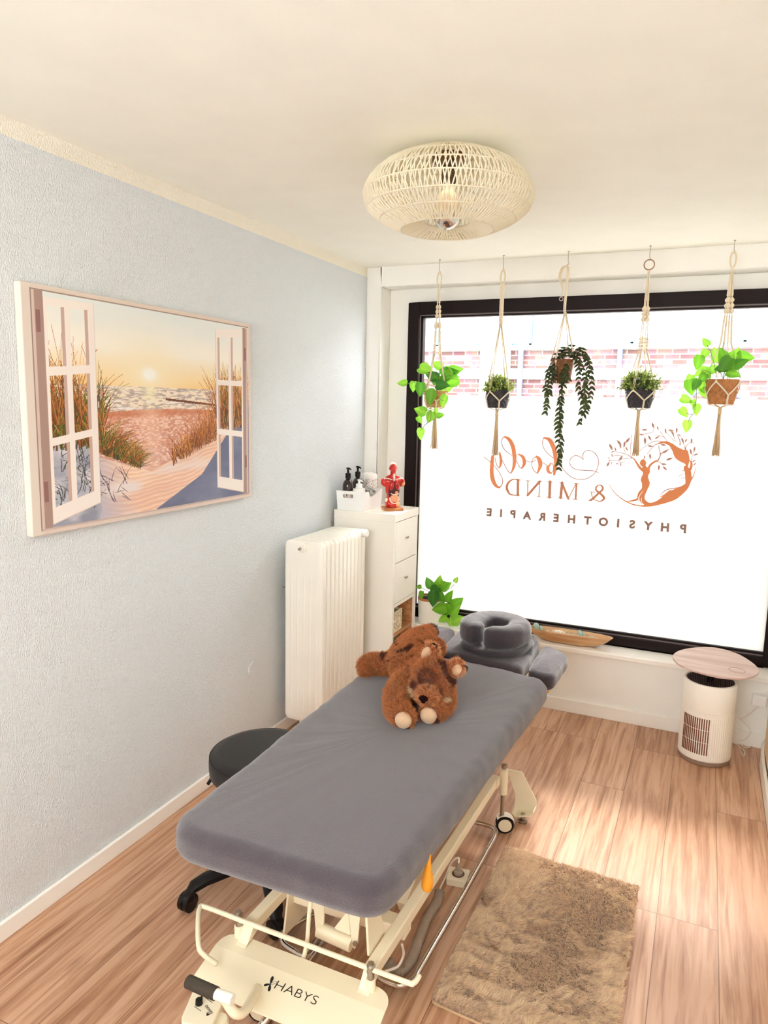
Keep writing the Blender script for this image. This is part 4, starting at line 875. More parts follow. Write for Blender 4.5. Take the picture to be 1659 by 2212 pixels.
# ------------------------------------------------------------------ leaves and plants
HEART_T = (0, .03, .12, .28, .45, .62, .78, .9, 1.0); HEART_W = (0, .22, .37, .45, .41, .31, .19, .09, 0); HEART_B = (0, .10, .09, .04, .02, .0, 0, 0, 0)
LANCE_W = (0, .07, .16, .22, .23, .19, .12, .06, 0)
def leaf(mb, base, tip, nrm, width, cup=0.12, wl=HEART_W, col=(.1, .3, .03, 1), bk=HEART_B):
    b = Vector(base); t = Vector(tip); ax = t-b; L = ax.length; ax.normalize(); n = Vector(nrm); n = (n-ax*n.dot(ax)).normalized(); sd_ = ax.cross(n)
    V = []; Cc = []
    for i, tt in enumerate(HEART_T):
        w_ = wl[i]*width; droop = -n*(L*0.10*(tt-0.4)**2)
        c = b+ax*(L*tt)+droop; back = -ax*(bk[i]*L)
        k = 1.0
        for q, lift in ((-1, cup), (-.5, cup*.3), (0, 0), (.5, cup*.3), (1, cup)):
            V.append(c+(back*(abs(q)) if q else Vector((0, 0, 0)))+sd_*(w_*q)+n*(lift*w_))
            kk = 0.72 if q == 0 else 1.0
            mb.c.append((min(col[0]*(1.35 if q == 0 else 1), 1), min(col[1]*(1.2 if q == 0 else 1), 1), col[2], 1))
    o = len(mb.v); mb.v += [tuple(v) for v in V]
    for i in range(len(HEART_T)-1):
        for j in range(4): mb.f.append((o+i*5+j, o+i*5+j+1, o+(i+1)*5+j+1, o+(i+1)*5+j))
def leaf_px(mb, st, px, py, L, ang, yp, root_pt, rnd, col, flip=0.0, wr=0.85):
    """heart leaf centred on a pixel in the plane y=yp; L in pixels; ang = direction the tip points, image degrees (0 right, 90 down)"""
    a = math.radians(ang); dx, dy = math.cos(a)*L/2, math.sin(a)*L/2
    b = Vector(at(px-dx, py-dy, 1, yp)); t = Vector(at(px+dx, py+dy, 1, yp+rnd.uniform(-.012, .012)))
    n = Vector((rnd.uniform(-.5, .5)+flip, -1, rnd.uniform(0, .6)))
    leaf(mb, b, t, n, (t-b).length*wr, 0.25, col=col)
    if root_pt is not None:
        r = Vector(root_pt); mid = (r+b)/2+Vector((0, 0, 0.25*(r-b).length)); st.tube(smooth_path([r, mid, b+(t-b)*.02], 6), 0.0012, 6)
GR = ((.16, .44, .03, 1), (.24, .56, .05, 1), (.10, .33, .03, 1), (.05, .20, .03, 1), (.34, .66, .08, 1))
def pothos(root, specs, yp, centre, seed, vines=()):
    rnd = random.Random(seed); mb = MB(); st = MB()
    for i, s in enumerate(specs):
        px, py, L, ang, g = s[:5]; dy = s[5] if len(s) > 5 else rnd.uniform(-.03, .03)
        rp = centre if (len(s) < 7 or s[6]) else None
        leaf_px(mb, st, px, py, L, ang, yp+dy, rp, rnd, GR[g])
    for v in vines: st.tube(smooth_path([at(px, py, 1, yp+d) for px, py, d in v], 6), 0.0015, 6)
    mb.obj('foliage', 'leaf', root, smooth=True); st.obj('stems', 'stem', root, smooth=True)
def weave_pot(x, y, zt, zb, rt, rb, matn, parent, rows=9, amp=0.0036, n=72, liner=True, twist=1):
    b = MB(); R_ = rows*3; prof = []
    for i in range(R_+1):
        t = i/R_; prof.append((rb+(rt-rb)*(t**.7), zb+(zt-zb)*t))
    def md(i, a): return amp*math.sin(a*n/6+(PI if (i//3) % 2 else 0))*(0.4+0.6*math.sin(PI*((i % 3)+.5)/3)) if 0 < i < R_ else amp*.5
    b.lathe(prof, (x, y, 0), n*2, mod=md, cap=False)
    b.lathe([(rt, zt), (rt-.004, zt-.001), (rt-.006, zt-.012)], (x, y, 0), n, cap=False)
    k = len(b.v); b.lathe([(0.0, zb), (rb, zb)], (x, y, 0), n, cap=False)
    o = b.obj('pot', matn, parent, smooth=True)
    if liner:
        MB().lathe([(0.0, zt-.014), (rt-.006, zt-.013)], (x, y, 0), 24, cap=False).obj('soil', 'soil', parent)
    return o
PY = 3.88
def beads(mb, p, q, sizes, r0):
    p, q = Vector(p), Vector(q); n = 90; path = [p.lerp(q, i/n) for i in range(n+1)]; rad = []
    for i in range(n+1):
        t = i/n; r = r0
        for (a, b, k_, amp) in sizes:
            if a <= t <= b: r = r0+1.35*amp*abs(math.sin(PI*(t-a)/(b-a)*k_))
        rad.append(r)
    mb.tube(path, rad, 8)
def hanger(x, zhook, zloop, zk, zt, zb, rt, rb, ztas, style, label, spread=0.012):
    root = thing('macrame_hanger', (x, PY, zt), label, 'plant hanger', 'macrame hangers on the ceiling')
    c = MB(); y = PY; rnd = random.Random(int(x*100))
    # loop or ring at the top
    lp = MB()
    if style == 'ring': lp.lathe([(0.024+.0028*math.cos(t_), .0028*math.sin(t_)) for t_ in np.linspace(0, 2*PI, 9)[:-1]], (x, y, zloop-.024), 32, 'y', closed=True)
    elif style != 'knotted': lp.tube([(x+.0125*math.sin(2*PI*i/24), y, zloop-.034+.034*math.cos(2*PI*i/24)*(1 if i < 6 or i > 18 else 1.15)) for i in range(24)], .0042, 8, closed=True)
    if lp.v: lp.obj('loop', mat('wooden_ring', (150, 112, 92), .4) if style == 'ring' else 'cotton', root, smooth=True)
    z0 = zloop-(0.05 if style == 'ring' else 0.068)
    lo = [(math.cos(a), math.sin(a)) for a in (-.35, 1.22, 2.79, 4.36)]
    if style == 'spiral':
        n = 120
        for s in range(3): c.tube([(x+.0075*math.cos(i*.55+s*2.1), y+.0075*math.sin(i*.55+s*2.1), z0-(z0-zk)*i/n) for i in range(n+1)], .0045, 6)
        c.tube([(x, y, z0), (x, y, zk)], .006, 8)
        st_ = zk; sp0 = .004
    elif style == 'knotted':
        c.tube(smooth_path([(x, y, zhook-.015), (x+.002, y, zhook-.05), (x-.004, y, zk+.05), (x-.003, y, zk)]), [.007]*19, 8)
        # slack cord hanging beside with a ring on its end
        for k_ in range(4): c.tube(smooth_path([(x, y-.004*k_, zhook-.012), (x-.02-.004*k_, y, zhook-.02), (x-.032-.004*k_, y, zhook-.07), (x-.018-.002*k_, y, zhook-.12), (x-.022, y, zhook-.14), (x-.024, y, zhook-.165)]), .0022, 6)
        q = MB(); q.lathe([(0.0095+.0016*math.cos(t_), .0016*math.sin(t_)) for t_ in np.linspace(0, 2*PI, 9)[:-1]], (x-.025, y, zhook-.176), 24, 'y', closed=True); q.obj('ring', 'chrome', root, smooth=True)
        st_ = zk; sp0 = .003
    else:
        n = 40; c.tube([(x, y, z0-(.02)*i/n) for i in range(n+1)], .0065, 8); zz = z0-.015
        sz = {'beads': [(.0, .22, 12, .002), (.25, .45, 3, .0045), (.5, .62, 1, .006), (.64, .82, 8, .0025), (.84, 1, 3, .003)],
              'ring': [(.10, .35, 12, .0012), (.42, .62, 3, .0052), (.82, 1, 4, .0042)], 'twist': [(.0, .35, 16, .003), (.37, .6, 3, .0055), (.62, 1, 16, .0028)]}[style]
        for (cx_, cy_) in lo: beads(c, (x+.003*cx_, y+.003*cy_, zz), (x+spread*2.0*cx_, y+spread*1.4*cy_, zk), sz, .0024)
        st_ = zk; sp0 = spread*1.7
    rr = rt+.006; zm = zt-.012
    for q, (cx_, cy_) in enumerate(lo):
        ang = math.atan2(cy_, cx_)
        for e in (-.10, .10):
            a0 = (x+sp0*cx_*1.15+e*.02, y+sp0*cy_*.8, st_); a1 = (x+rr*math.cos(ang+e*.5), y+rr*math.sin(ang+e*.5), zt+.004)
            c.tube([a0, a1], .0022, 6)
        c.ball((x+rr*math.cos(ang), y+rr*math.sin(ang), zm), (.005, .005, .008), 8, 6)
        zn = zb+(zt-zb)*.38; rn = rb+(rt-rb)*(.38**.7)+.0055
        for e in (-1, 1):
            a2 = ang+e*PI/4
            for off in (-.002, .002):
                P = [(x+(rr+(rn-rr)*t)*math.cos(ang+(a2-ang)*t), y+(rr+(rn-rr)*t)*math.sin(ang+(a2-ang)*t), zm+(zn-zm)*t+off) for t in (0, .25, .5, .75, 1)]
                if style != 'knotted': c.tube(P, .0023, 6)
        if style != 'knotted':
            a2 = ang+PI/4
            for off in (-.035, .035):
                c.tube([(x+rn*math.cos(a2+off), y+rn*math.sin(a2+off), zn), (x+(rb+.005)*math.cos(a2+off), y+(rb+.005)*math.sin(a2+off), zb+.002), (x+.3*rb*math.cos(a2), y+.3*rb*math.sin(a2), zb-.007), (x, y, zb-.014)], .0023, 6)
        else: c.tube([(x+rr*math.cos(ang), y+rr*math.sin(ang), zm), (x+(rb+.006)*math.cos(ang), y+(rb+.006)*math.sin(ang), zb), (x, y, zb-.008)], .0017, 6)
    c.obj('cords', 'cotton', root, smooth=True)
    if ztas:
        t = MB(); zs = zb-.012; t.tube([(x, y, zs+.004), (x, y, zs-.032)], .0085, 10)
        for i in range(46):
            a = rnd.uniform(0, 2*PI); r = rnd.uniform(.2, 1)*.02; w1 = rnd.uniform(-.003, .003)
            t.tube([(x+.006*math.cos(a), y+.006*math.sin(a), zs-.02), (x+r*.55*math.cos(a)+w1, y+r*.55*math.sin(a), (zs*.5+ztas*.5)), (x+r*math.cos(a), y+r*math.sin(a), ztas+rnd.uniform(-.006, .006))], .0012, 5)
        t.obj('tassel', 'tassel', root, smooth=True)
    hk = MB(); hk.tube(smooth_path([(x, y, H+.001), (x, y, zhook+.008), (x+.005, y, zhook), (x, y, zhook-.008), (x-.005, y, zhook-.002)]), .0014, 6); hk.lathe([(0, H), (.006, H), (.005, H-.003), (0, H-.003)], (x, y, 0), 12)
    place = {0.49: 'first', 0.85: 'second', 1.19: 'middle', 1.585: 'fourth', 1.958: 'last'}[x]
    tag(hk.obj('ceiling_hook', 'steel', None, smooth=True), 'small ceiling hook, %s of the row of five counted from the cabinet side' % place, 'hook', 'ceiling hooks above the window')
hanger(.49, 2.435, 2.430, 1.99, 1.785, 1.690, .067, .045, 1.462, 'beads', 'cream macrame hanger with wooden beads holding tan basket nearest the cabinet')
hanger(.85, 2.430, 2.424, 2.14, 1.797, 1.697, .066, .046, 1.44, 'spiral', 'cream macrame hanger with one thick knotted braid holding dark pot', 0.004)
hanger(1.19, 2.440, 2.430, 2.195, 1.955, 1.830, .060, .042, None, 'knotted', 'plain thin cord hanger with spare ring holding the trailing dark vine', 0.004)
hanger(1.585, 2.440, 2.435, 1.995, 1.812, 1.712, .070, .050, 1.475, 'ring', 'cream macrame hanger from a wooden ring holding grey pot', 0.010)
hanger(1.958, 2.450, 2.448, 2.03, 1.857, 1.735, .075, .055, 1.49, 'twist', 'cream twisted macrame hanger holding brown basket, furthest from the cabinet', 0.012)

def hang_plants():
    # 1: pothos in tan basket
    x = .49; r = thing('hanging_pothos', (x, PY, 1.692), 'light green heart-leaved plant in tan seagrass basket hanging nearest the cabinet', 'potted plant')
    weave_pot(x, PY, 1.785, 1.693, .066, .044, 'wicker_tan', r)
    c = (x, PY, 1.775)
    pothos(r, ((922, 800, 34, 20, 1, -.02), (932, 812, 30, -160, 3, -.03), (968, 800, 26, -120, 1), (972, 806, 40, -15, 2), (944, 788, 26, -150, 1, .03), (985, 800, 34, -12, 0), (975, 826, 34, 160, 0), (957, 832, 30, 5, 3, -.05), (966, 838, 34, -20, 1, .02),
               (928, 845, 20, 190, 0, -.05, 0), (868, 828, 22, 180, 1, -.02, 0), (893, 836, 24, 95, 1, -.03, 0), (908, 842, 32, 95, 2, -.06, 0), (930, 860, 34, 100, 0, -.08, 0), (958, 868, 30, 110, 1, -.09, 0), (907, 887, 28, 200, 1, -.07, 0), (929, 902, 28, 115, 1, -.08, 0), (943, 890, 18, 90, 4, -.08, 0), (952, 897, 18, -10, 0, -.07, 0), (907, 908, 18, 60, 1, -.06, 0), (909, 938, 26, 95, 1, -.06, 0), (960, 822, 24, 60, 0), (940, 820, 28, 100, 2)),
           PY, c, 1, vines=(((940, 835, -.02), (905, 826, -.05), (875, 830, -.03)), ((945, 840, -.03), (932, 870, -.09), (930, 905, -.09), (918, 918, -.07), (908, 930, -.06)), ((935, 878, -.09), (920, 888, -.08)), ((945, 860, -.08), (958, 866, -.09)), ((905, 826, -.05), (895, 836, -.04))))
    # 5: pothos in brown basket
    x = 1.958; r = thing('hanging_pothos', (x, PY, 1.737), 'bright green heart-leaved plant in brown woven basket hanging furthest from cabinet', 'potted plant')
    weave_pot(x, PY, 1.857, 1.738, .0735, .0535, 'wicker_brown', r, 7, .0042)
    c = (x, PY, 1.845)
    pothos(r, ((1575, 775, 46, -60, 1, -.05), (1562, 770, 44, -110, 0, -.04), (1590, 768, 40, -70, 1, .0), (1612, 772, 40, 5, 0, .0), (1600, 785, 40, -25, 2, -.03), (1585, 808, 34, 15, 0, -.06), (1565, 790, 44, 130, 2, -.07), (1556, 796, 30, 170, 3, -.06), (1545, 765, 34, -100, 1, .03), (1535, 800, 30, 160, 1, .02),
               (1524, 738, 22, -130, 1, 0, 0), (1520, 766, 26, 130, 1, 0, 0), (1508, 784, 34, 105, 0, -.03, 0), (1512, 805, 32, 150, 1, .02, 0), (1516, 818, 28, 130, 0, -.04, 0), (1528, 808, 28, 60, 1, -.02, 0), (1490, 822, 26, 110, 1, .02, 0), (1492, 838, 36, 80, 0, -.03, 0), (1502, 832, 28, 120, 2, -.05, 0), (1516, 835, 34, 70, 1, .0, 0), (1522, 850, 26, 60, 1, .0, 0),
               (1484, 864, 28, 20, 1, -.03, 0), (1498, 872, 18, 80, 1, -.04, 0), (1504, 886, 26, 90, 1, -.04, 0), (1478, 892, 26, 50, 1, -.04, 0), (1484, 922, 28, 100, 1, -.04, 0)),
           PY, c, 2, vines=(((1548, 815, -.03), (1540, 775, -.03), (1528, 745, 0)), ((1545, 812, -.03), (1520, 800, -.04), (1506, 825, -.04), (1504, 860, -.04), (1502, 885, -.04), (1492, 900, -.04), (1486, 912, -.04)), ((1504, 870, -.04), (1488, 866, -.03)), ((1500, 897, -.04), (1482, 893, -.04))))
    # 2 and 4: boxwood tufts
    for (x, zt, zb, rt, rb, lab, rf, hd) in ((.85, 1.797, 1.698, .0645, .045, 'small dense green bush in charcoal pot hanging second from the cabinet', .076, .082), (1.585, 1.812, 1.713, .069, .049, 'small dense green bush in dark grey rope pot, hanging beneath the wooden ring', .092, .095)):
        r = thing('hanging_bush', (x, PY, zb), lab, 'potted plant')
        weave_pot(x, PY, zt, zb, rt, rb, 'wicker_black', r, 7, .0032)
        rng = np.random.default_rng(int(x*100)); mb = MB(); st = MB()
        for i in range(210):
            a = rng.uniform(0, 2*PI); t = rng.random()**.6; el = math.acos(rng.uniform(.02, 1)); rr_ = 1.0+rng.normal(0, .10)
            e = Vector((x+rf*rr_*math.sin(el)*math.cos(a), PY+rf*rr_*math.sin(el)*math.sin(a), zt-.008+hd*rr_*math.cos(el)+(.0)))
            b0 = Vector((x+.3*rf*math.cos(a)*math.sin(el), PY+.3*rf*math.sin(a)*math.sin(el), zt-.01)); st.tube([b0, e], .0009, 4)
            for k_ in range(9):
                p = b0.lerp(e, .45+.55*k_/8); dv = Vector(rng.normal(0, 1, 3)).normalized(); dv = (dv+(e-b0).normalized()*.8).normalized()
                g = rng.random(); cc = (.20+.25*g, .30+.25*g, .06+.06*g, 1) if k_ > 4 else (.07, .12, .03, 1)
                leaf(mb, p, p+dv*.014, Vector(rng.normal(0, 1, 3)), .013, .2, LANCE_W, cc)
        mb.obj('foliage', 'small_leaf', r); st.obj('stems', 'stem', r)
    # 3: trailing ruscus
    x = 1.19; r = thing('hanging_vine', (x, PY, 1.832), 'dark small-leaved plant trailing long strands from brown rattan pot, middle of the row', 'potted plant')
    weave_pot(x, PY, 1.955, 1.833, .0585, .040, 'wicker_dark', r, 11, .0026)
    rng = np.random.default_rng(33); mb = MB(); st = MB()
    V_ = [([(1222, 770), (1200, 778), (1186, 800), (1180, 835), (1182, 862), (1179, 888)], .0), ([(1218, 772), (1196, 790), (1190, 820), (1186, 850)], -.05), ([(1215, 780), (1216, 830), (1208, 880), (1205, 920), (1213, 955), (1207, 1010)], -.07), ([(1216, 780), (1212, 840), (1212, 900), (1206, 950), (1211, 985)], -.05),
          ([(1235, 765), (1256, 758), (1274, 785), (1278, 830), (1272, 870), (1252, 912)], .0), ([(1232, 768), (1250, 775), (1262, 810), (1266, 850), (1256, 890)], -.05), ([(1236, 770), (1250, 790), (1250, 830), (1258, 868)], -.03), ([(1240, 765), (1262, 770), (1272, 800), (1262, 840), (1268, 880)], .03), ([(1228, 770), (1222, 758), (1210, 756)], 0), ([(1230, 770), (1232, 755), (1238, 742)], 0), ([(1226, 772), (1206, 770), (1194, 776)], -.03), ([(1235, 770), (1246, 752), (1258, 752)], .02),
          ([(1225, 775), (1222, 800), (1228, 818)], -.075), ([(1212, 772), (1198, 800), (1200, 822)], -.06), ([(1226, 772), (1218, 764), (1204, 764)], -.04), ([(1230, 772), (1240, 760), (1252, 765)], -.04), ([(1228, 768), (1226, 756), (1218, 748)], .02)]
    for P, d in V_:
        Q = smooth_path([at(px, py, 1, PY+d*(0.3 if i == 0 else 1)) for i, (px, py) in enumerate(P)], 8); st.tube(Q, .0011, 5)
        tot = 0
        for i in range(1, len(Q)):
            tot += (Q[i]-Q[i-1]).length
            if tot > .0155:
                tot = 0; t = (Q[i]-Q[i-1]).normalized()
                for s in (-1, 1):
                    sd_ = Vector((s*rng.uniform(.4, 1), rng.uniform(-.8, .5), -.1)); dv = (sd_+t*.55+Vector((0, 0, -.25))).normalized(); g = rng.random()
                    leaf(mb, Q[i], Q[i]+dv*rng.uniform(.021, .036), Vector((rng.normal(0, .4), -1, rng.normal(.2, .4))), .029, .15, LANCE_W, (.022+.02*g, .034+.035*g, .016, 1))
    mb.obj('foliage', 'small_leaf', r, smooth=True); st.obj('vines', M['wicker_dark'], r)
    # sill plant
    z = SZ+.0005; x, y = 0.445, 4.03
    r = thing('potted_pothos', (x, y, z), 'green heart-leaved plant in white ribbed pot on the window sill beside cabinet', 'potted plant')
    b = MB(); b.lathe([(0, z), (.066, z), (.072, z+.006), (.078, z+.150), (.0785, z+.156), (.075, z+.156), (.074, z+.14), (0, z+.14)], (x, y, 0), 60, mod=lambda i, a: .0008*math.cos(30*a) if 1 < i < 4 else 0); b.obj('pot', M['white_enamel'], r, smooth=True, auto=True)
    MB().lathe([(.0745, z+.146), (.0795, z+.146), (.0795, z+.160), (.0745, z+.160)], (x, y, 0), 48, closed=True).obj('wooden_rim', M['base_wood'], r, smooth=True, auto=True)
    MB().lathe([(0, z+.143), (.074, z+.143)], (x, y, 0), 30, cap=False).obj('soil', 'soil', r)
    pothos(r, ((904, 1268, 13, 175, 1, 0, 0), (911, 1288, 22, 95, 0, -.05, 0), (926, 1258, 26, -115, 2, 0), (950, 1255, 26, -85, 1, 0), (955, 1265, 34, -20, 0, 0), (965, 1265, 26, -35, 1, .01), (936, 1278, 26, 130, 3, -.06), (936, 1295, 34, 95, 3, -.08), (955, 1292, 28, 70, 2, -.07), (948, 1315, 32, 170, 0, -.09, 0), (972, 1288, 30, -65, 0, 0, 0), (988, 1302, 34, -40, 0, .02, 0), (984, 1318, 32, -50, 1, -.03, 0), (967, 1318, 26, 100, 0, -.06, 0), (990, 1338, 32, -20, 4, 0, 0), (956, 1338, 22, 150, 1, -.08, 0), (972, 1345, 18, 90, 4, -.04, 0), (986, 1252, 14, -60, 4, 0, 0), (942, 1268, 24, -150, 2, 0), (948, 1282, 22, 60, 2, -.03)),
           y, (x, y, z+.14), 4, vines=(((945, 1285, 0), (970, 1272, 0), (982, 1262, 0)), ((950, 1288, -.02), (966, 1300, -.05), (972, 1325, -.05), (970, 1345, -.04)), ((930, 1280, 0), (915, 1272, 0), (906, 1268, 0)), ((966, 1300, -.03), (985, 1312, 0))))
hang_plants()

# ------------------------------------------------------------------ bowl with sea finds
def bowl():
    x, y, z = 1.285, 4.015, SZ+.0005; L, Wd, hh = .242, .052, .068
    tag_ = 'long pale wooden bowl filled with shells on the window sill behind the headrest'
    root = thing('wooden_bowl', (x, y, z), tag_, 'bowl')
    b = MB(); n = 56; V = []
    prof = [(0.0, .0, 0), (.45, .35, 0.0), (.62, .62, .008), (.85, .88, .035), (.97, .99, hh*.9), (1, 1, hh), (.965, .90, hh), (.9, .8, hh*.75), (.78, .66, hh*.42), (.5, .45, .014), (0.0, 0, .012)]
    for (a_, b_, zz) in prof:
        for j in range(n):
            t = 2*PI*j/n; px = math.copysign(abs(math.cos(t))**.75, math.cos(t)); V.append((x+L*a_*px, y+Wd*b_*math.copysign(abs(math.sin(t))**.8, math.sin(t)), z+zz))
    k = len(prof); b.add(V, [(i*n+j, i*n+(j+1) % n, (i+1)*n+(j+1) % n, (i+1)*n+j) for i in range(k-1) for j in range(n)])
    b.obj('bowl_shell', 'bowl_wood', root, smooth=True)
    r = random.Random(4); sm = MB()
    s = MB(); s.add([(x+L*.86*math.cos(2*PI*j/40), y+Wd*.78*math.sin(2*PI*j/40), z+.042+.004*r.random()) for j in range(40)]+[(x, y, z+.05)], [(j, (j+1) % 40, 40) for j in range(40)]); so = s.obj('pale_sand', mat('pale_sand', (238, 222, 198), .95, bump=(200, .6, .002)), None); tag(so, 'pale sand filling the long wooden bowl under the shells', 'sand'); so['kind'] = 'stuff'
    # starfish-like shell
    c = Vector((x-.055, y-.012, z+.062)); st = MB(); st.ball(c, (.014, .012, .009))
    for i in range(5):
        a = 2*PI*i/5+.3; st.tube([c, c+Vector((.020*math.cos(a), .014*math.sin(a), .002)), c+Vector((.042*math.cos(a), .026*math.sin(a), -.006))], [.010, .007, .002], 8)
    tag(st.obj('starfish', 'shell_white', smooth=True), 'white starfish lying in the middle of the wooden bowl', 'starfish')
    for (dx, dy, sc, mt, lab) in ((-.165, 0, 1.35, 'shell_teal', 'pale teal spiral shell in the bowl, next to the headrest'), (.075, .003, 1.0, 'shell_teal', 'pale teal spiral shell near the right end of the bowl')):
        q = MB(); c = Vector((x+dx, y+dy, z+.060)); P = []; R_ = []
        for i in range(48): t = i/47; a = t*15; rr_ = .014*(1-t)*sc; P.append(c+Vector((-.02*sc+.045*sc*t, rr_*math.cos(a)*.8, rr_*math.sin(a)*.8+.004))); R_.append(max(.0012, .013*sc*(1-t)))
        q.tube(P, R_, 10); tag(q.obj('spiral_shell', mt, smooth=True), lab, 'shell')
    for i, (dx, dy) in enumerate(((-.12, .01), (-.105, -.015), (-.01, .012), (.012, -.012), (.03, .01), (.045, -.014), (.115, -.008), (.125, .012), (-.085, .018), (-.19, -.01), (.15, 0))):
        q = MB(); c = Vector((x+dx, y+dy, z+.053+.003*(i % 3))); n = 14; rr_ = .010+.004*(i % 3); V = [c+Vector((0, 0, .006))]
        for j in range(n+1):
            a = -.2+(PI+.4)*j/n; k_ = 1+.06*math.cos(j*PI); V.append(c+Vector((rr_*math.cos(a)*k_, rr_*math.sin(a)*k_*.8-.004, .0015*math.cos(j*PI)-.001)))
        V.append(c+Vector((0, -.008, 0))); q.add(V, [(0, j+1, j+2) for j in range(n)]+[(n+2, j+2, j+1) for j in range(n)])
        tag(q.obj('small_shell', 'shell_white', smooth=False), 'small white fan shell in the wooden bowl, '+('third from its left end', 'fourth from its left end', 'behind the right arm of starfish', 'before the right arm of starfish', 'behind the gap right of starfish', 'left of right teal shell', 'right of right teal shell, front', 'right of right teal shell, back', 'just left of the starfish', 'nearest its left end', 'nearest its right end')[i], 'shell', 'small shells in the wooden bowl')
bowl()

# ------------------------------------------------------------------ ceiling lamp
def ceiling_lamp():
    x, y = 1.085, 2.32
    root = thing('ceiling_lamp', (x, y, H), 'round cream woven string lampshade with a mirrored bulb under the ceiling', 'ceiling lamp')
    prof = [(.085, .004), (.155, .012), (.215, .040), (.258, .080), (.276, .122), (.262, .165), (.220, .198), (.150, .228), (.072, .205)]
    m1 = MB(); rnd = random.Random(2)
    for i in range(len(prof)-1):
        (r0, d0), (r1, d1) = prof[i], prof[i+1]; n = 230 if r0+r1 > .35 else 150
        for j in range(n):
            a = 2*PI*(j+rnd.uniform(-.3, .3))/n; b = a+rnd.uniform(.02, .055)*(1 if j % 2 else -1); pr = []
            for t in (0, .5, 1):
                r = r0+(r1-r0)*t+(.003*math.sin(PI*t) if i < 7 else 0); aa = a+(b-a)*t; pr.append((x+r*math.cos(aa), y+r*math.sin(aa), H-(d0+(d1-d0)*t)))
            m1.tube(pr, .0023, 4)
    sh = m1.obj('string_shade', M['lamp_string'], root)
    rg = MB()
    for (r, d) in prof[:-1]: rg.tube([(x+r*math.cos(2*PI*j/64), y+r*math.sin(2*PI*j/64), H-d) for j in range(64)], .0024, 6, closed=True)
    rg.tube([(x+.072*math.cos(2*PI*j/48), y+.072*math.sin(2*PI*j/48), H-.205) for j in range(48)], .0024, 6, closed=True)
    rg.obj('wire_ring', M['lamp_string'], sh, smooth=True)
    MB().lathe([(0, H), (.055, H), (.055, H-.018), (.05, H-.022), (0, H-.022)], (x, y, 0), 36).obj('ceiling_plate', mat('bronze_plate', (120, 84, 56), .35, .6), root, smooth=True, auto=True)
    MB().lathe([(.022, H-.02), (.024, H-.08), (.02, H-.09), (0, H-.09)], (x, y, 0), 24).obj('bulb_socket', mat('socket_brown', (90, 60, 40), .4), root, smooth=True, auto=True)
    prb = [(.013, -.09), (.018, -.105), (.036, -.135), (.046, -.165), (.0475, -.18)]
    bu = MB().lathe([(r, H+z) for r, z in prb], (x, y, 0), 36, cap=False).obj('bulb_glass', M['bulb'], root, smooth=True)
    MB().lathe([(.0478*math.cos(t), H-.18-.0478*math.sin(t)) for t in np.linspace(0, PI/2*.995, 12)], (x, y, 0), 36, cap=False).obj('mirror_cap', mat('mirror_chrome', (225, 222, 216), .04, 1.0), root, smooth=True)
    ld = bpy.data.lights.new('bulb_light', 'POINT'); ld.energy = 0.2; ld.color = (1, .82, .55); ld.shadow_soft_size = .03
    lo = bpy.data.objects.new('bulb_light', ld); COL.objects.link(lo); par(lo, root); lo.location = (x, y, H-.12)
M['lamp_string'] = mat('cream_paper_string', (252, 247, 232), .8, transl=.45)
M['bulb'] = mat('bulb_glass', (214, 200, 176), .2, transl=.3)
ceiling_lamp()

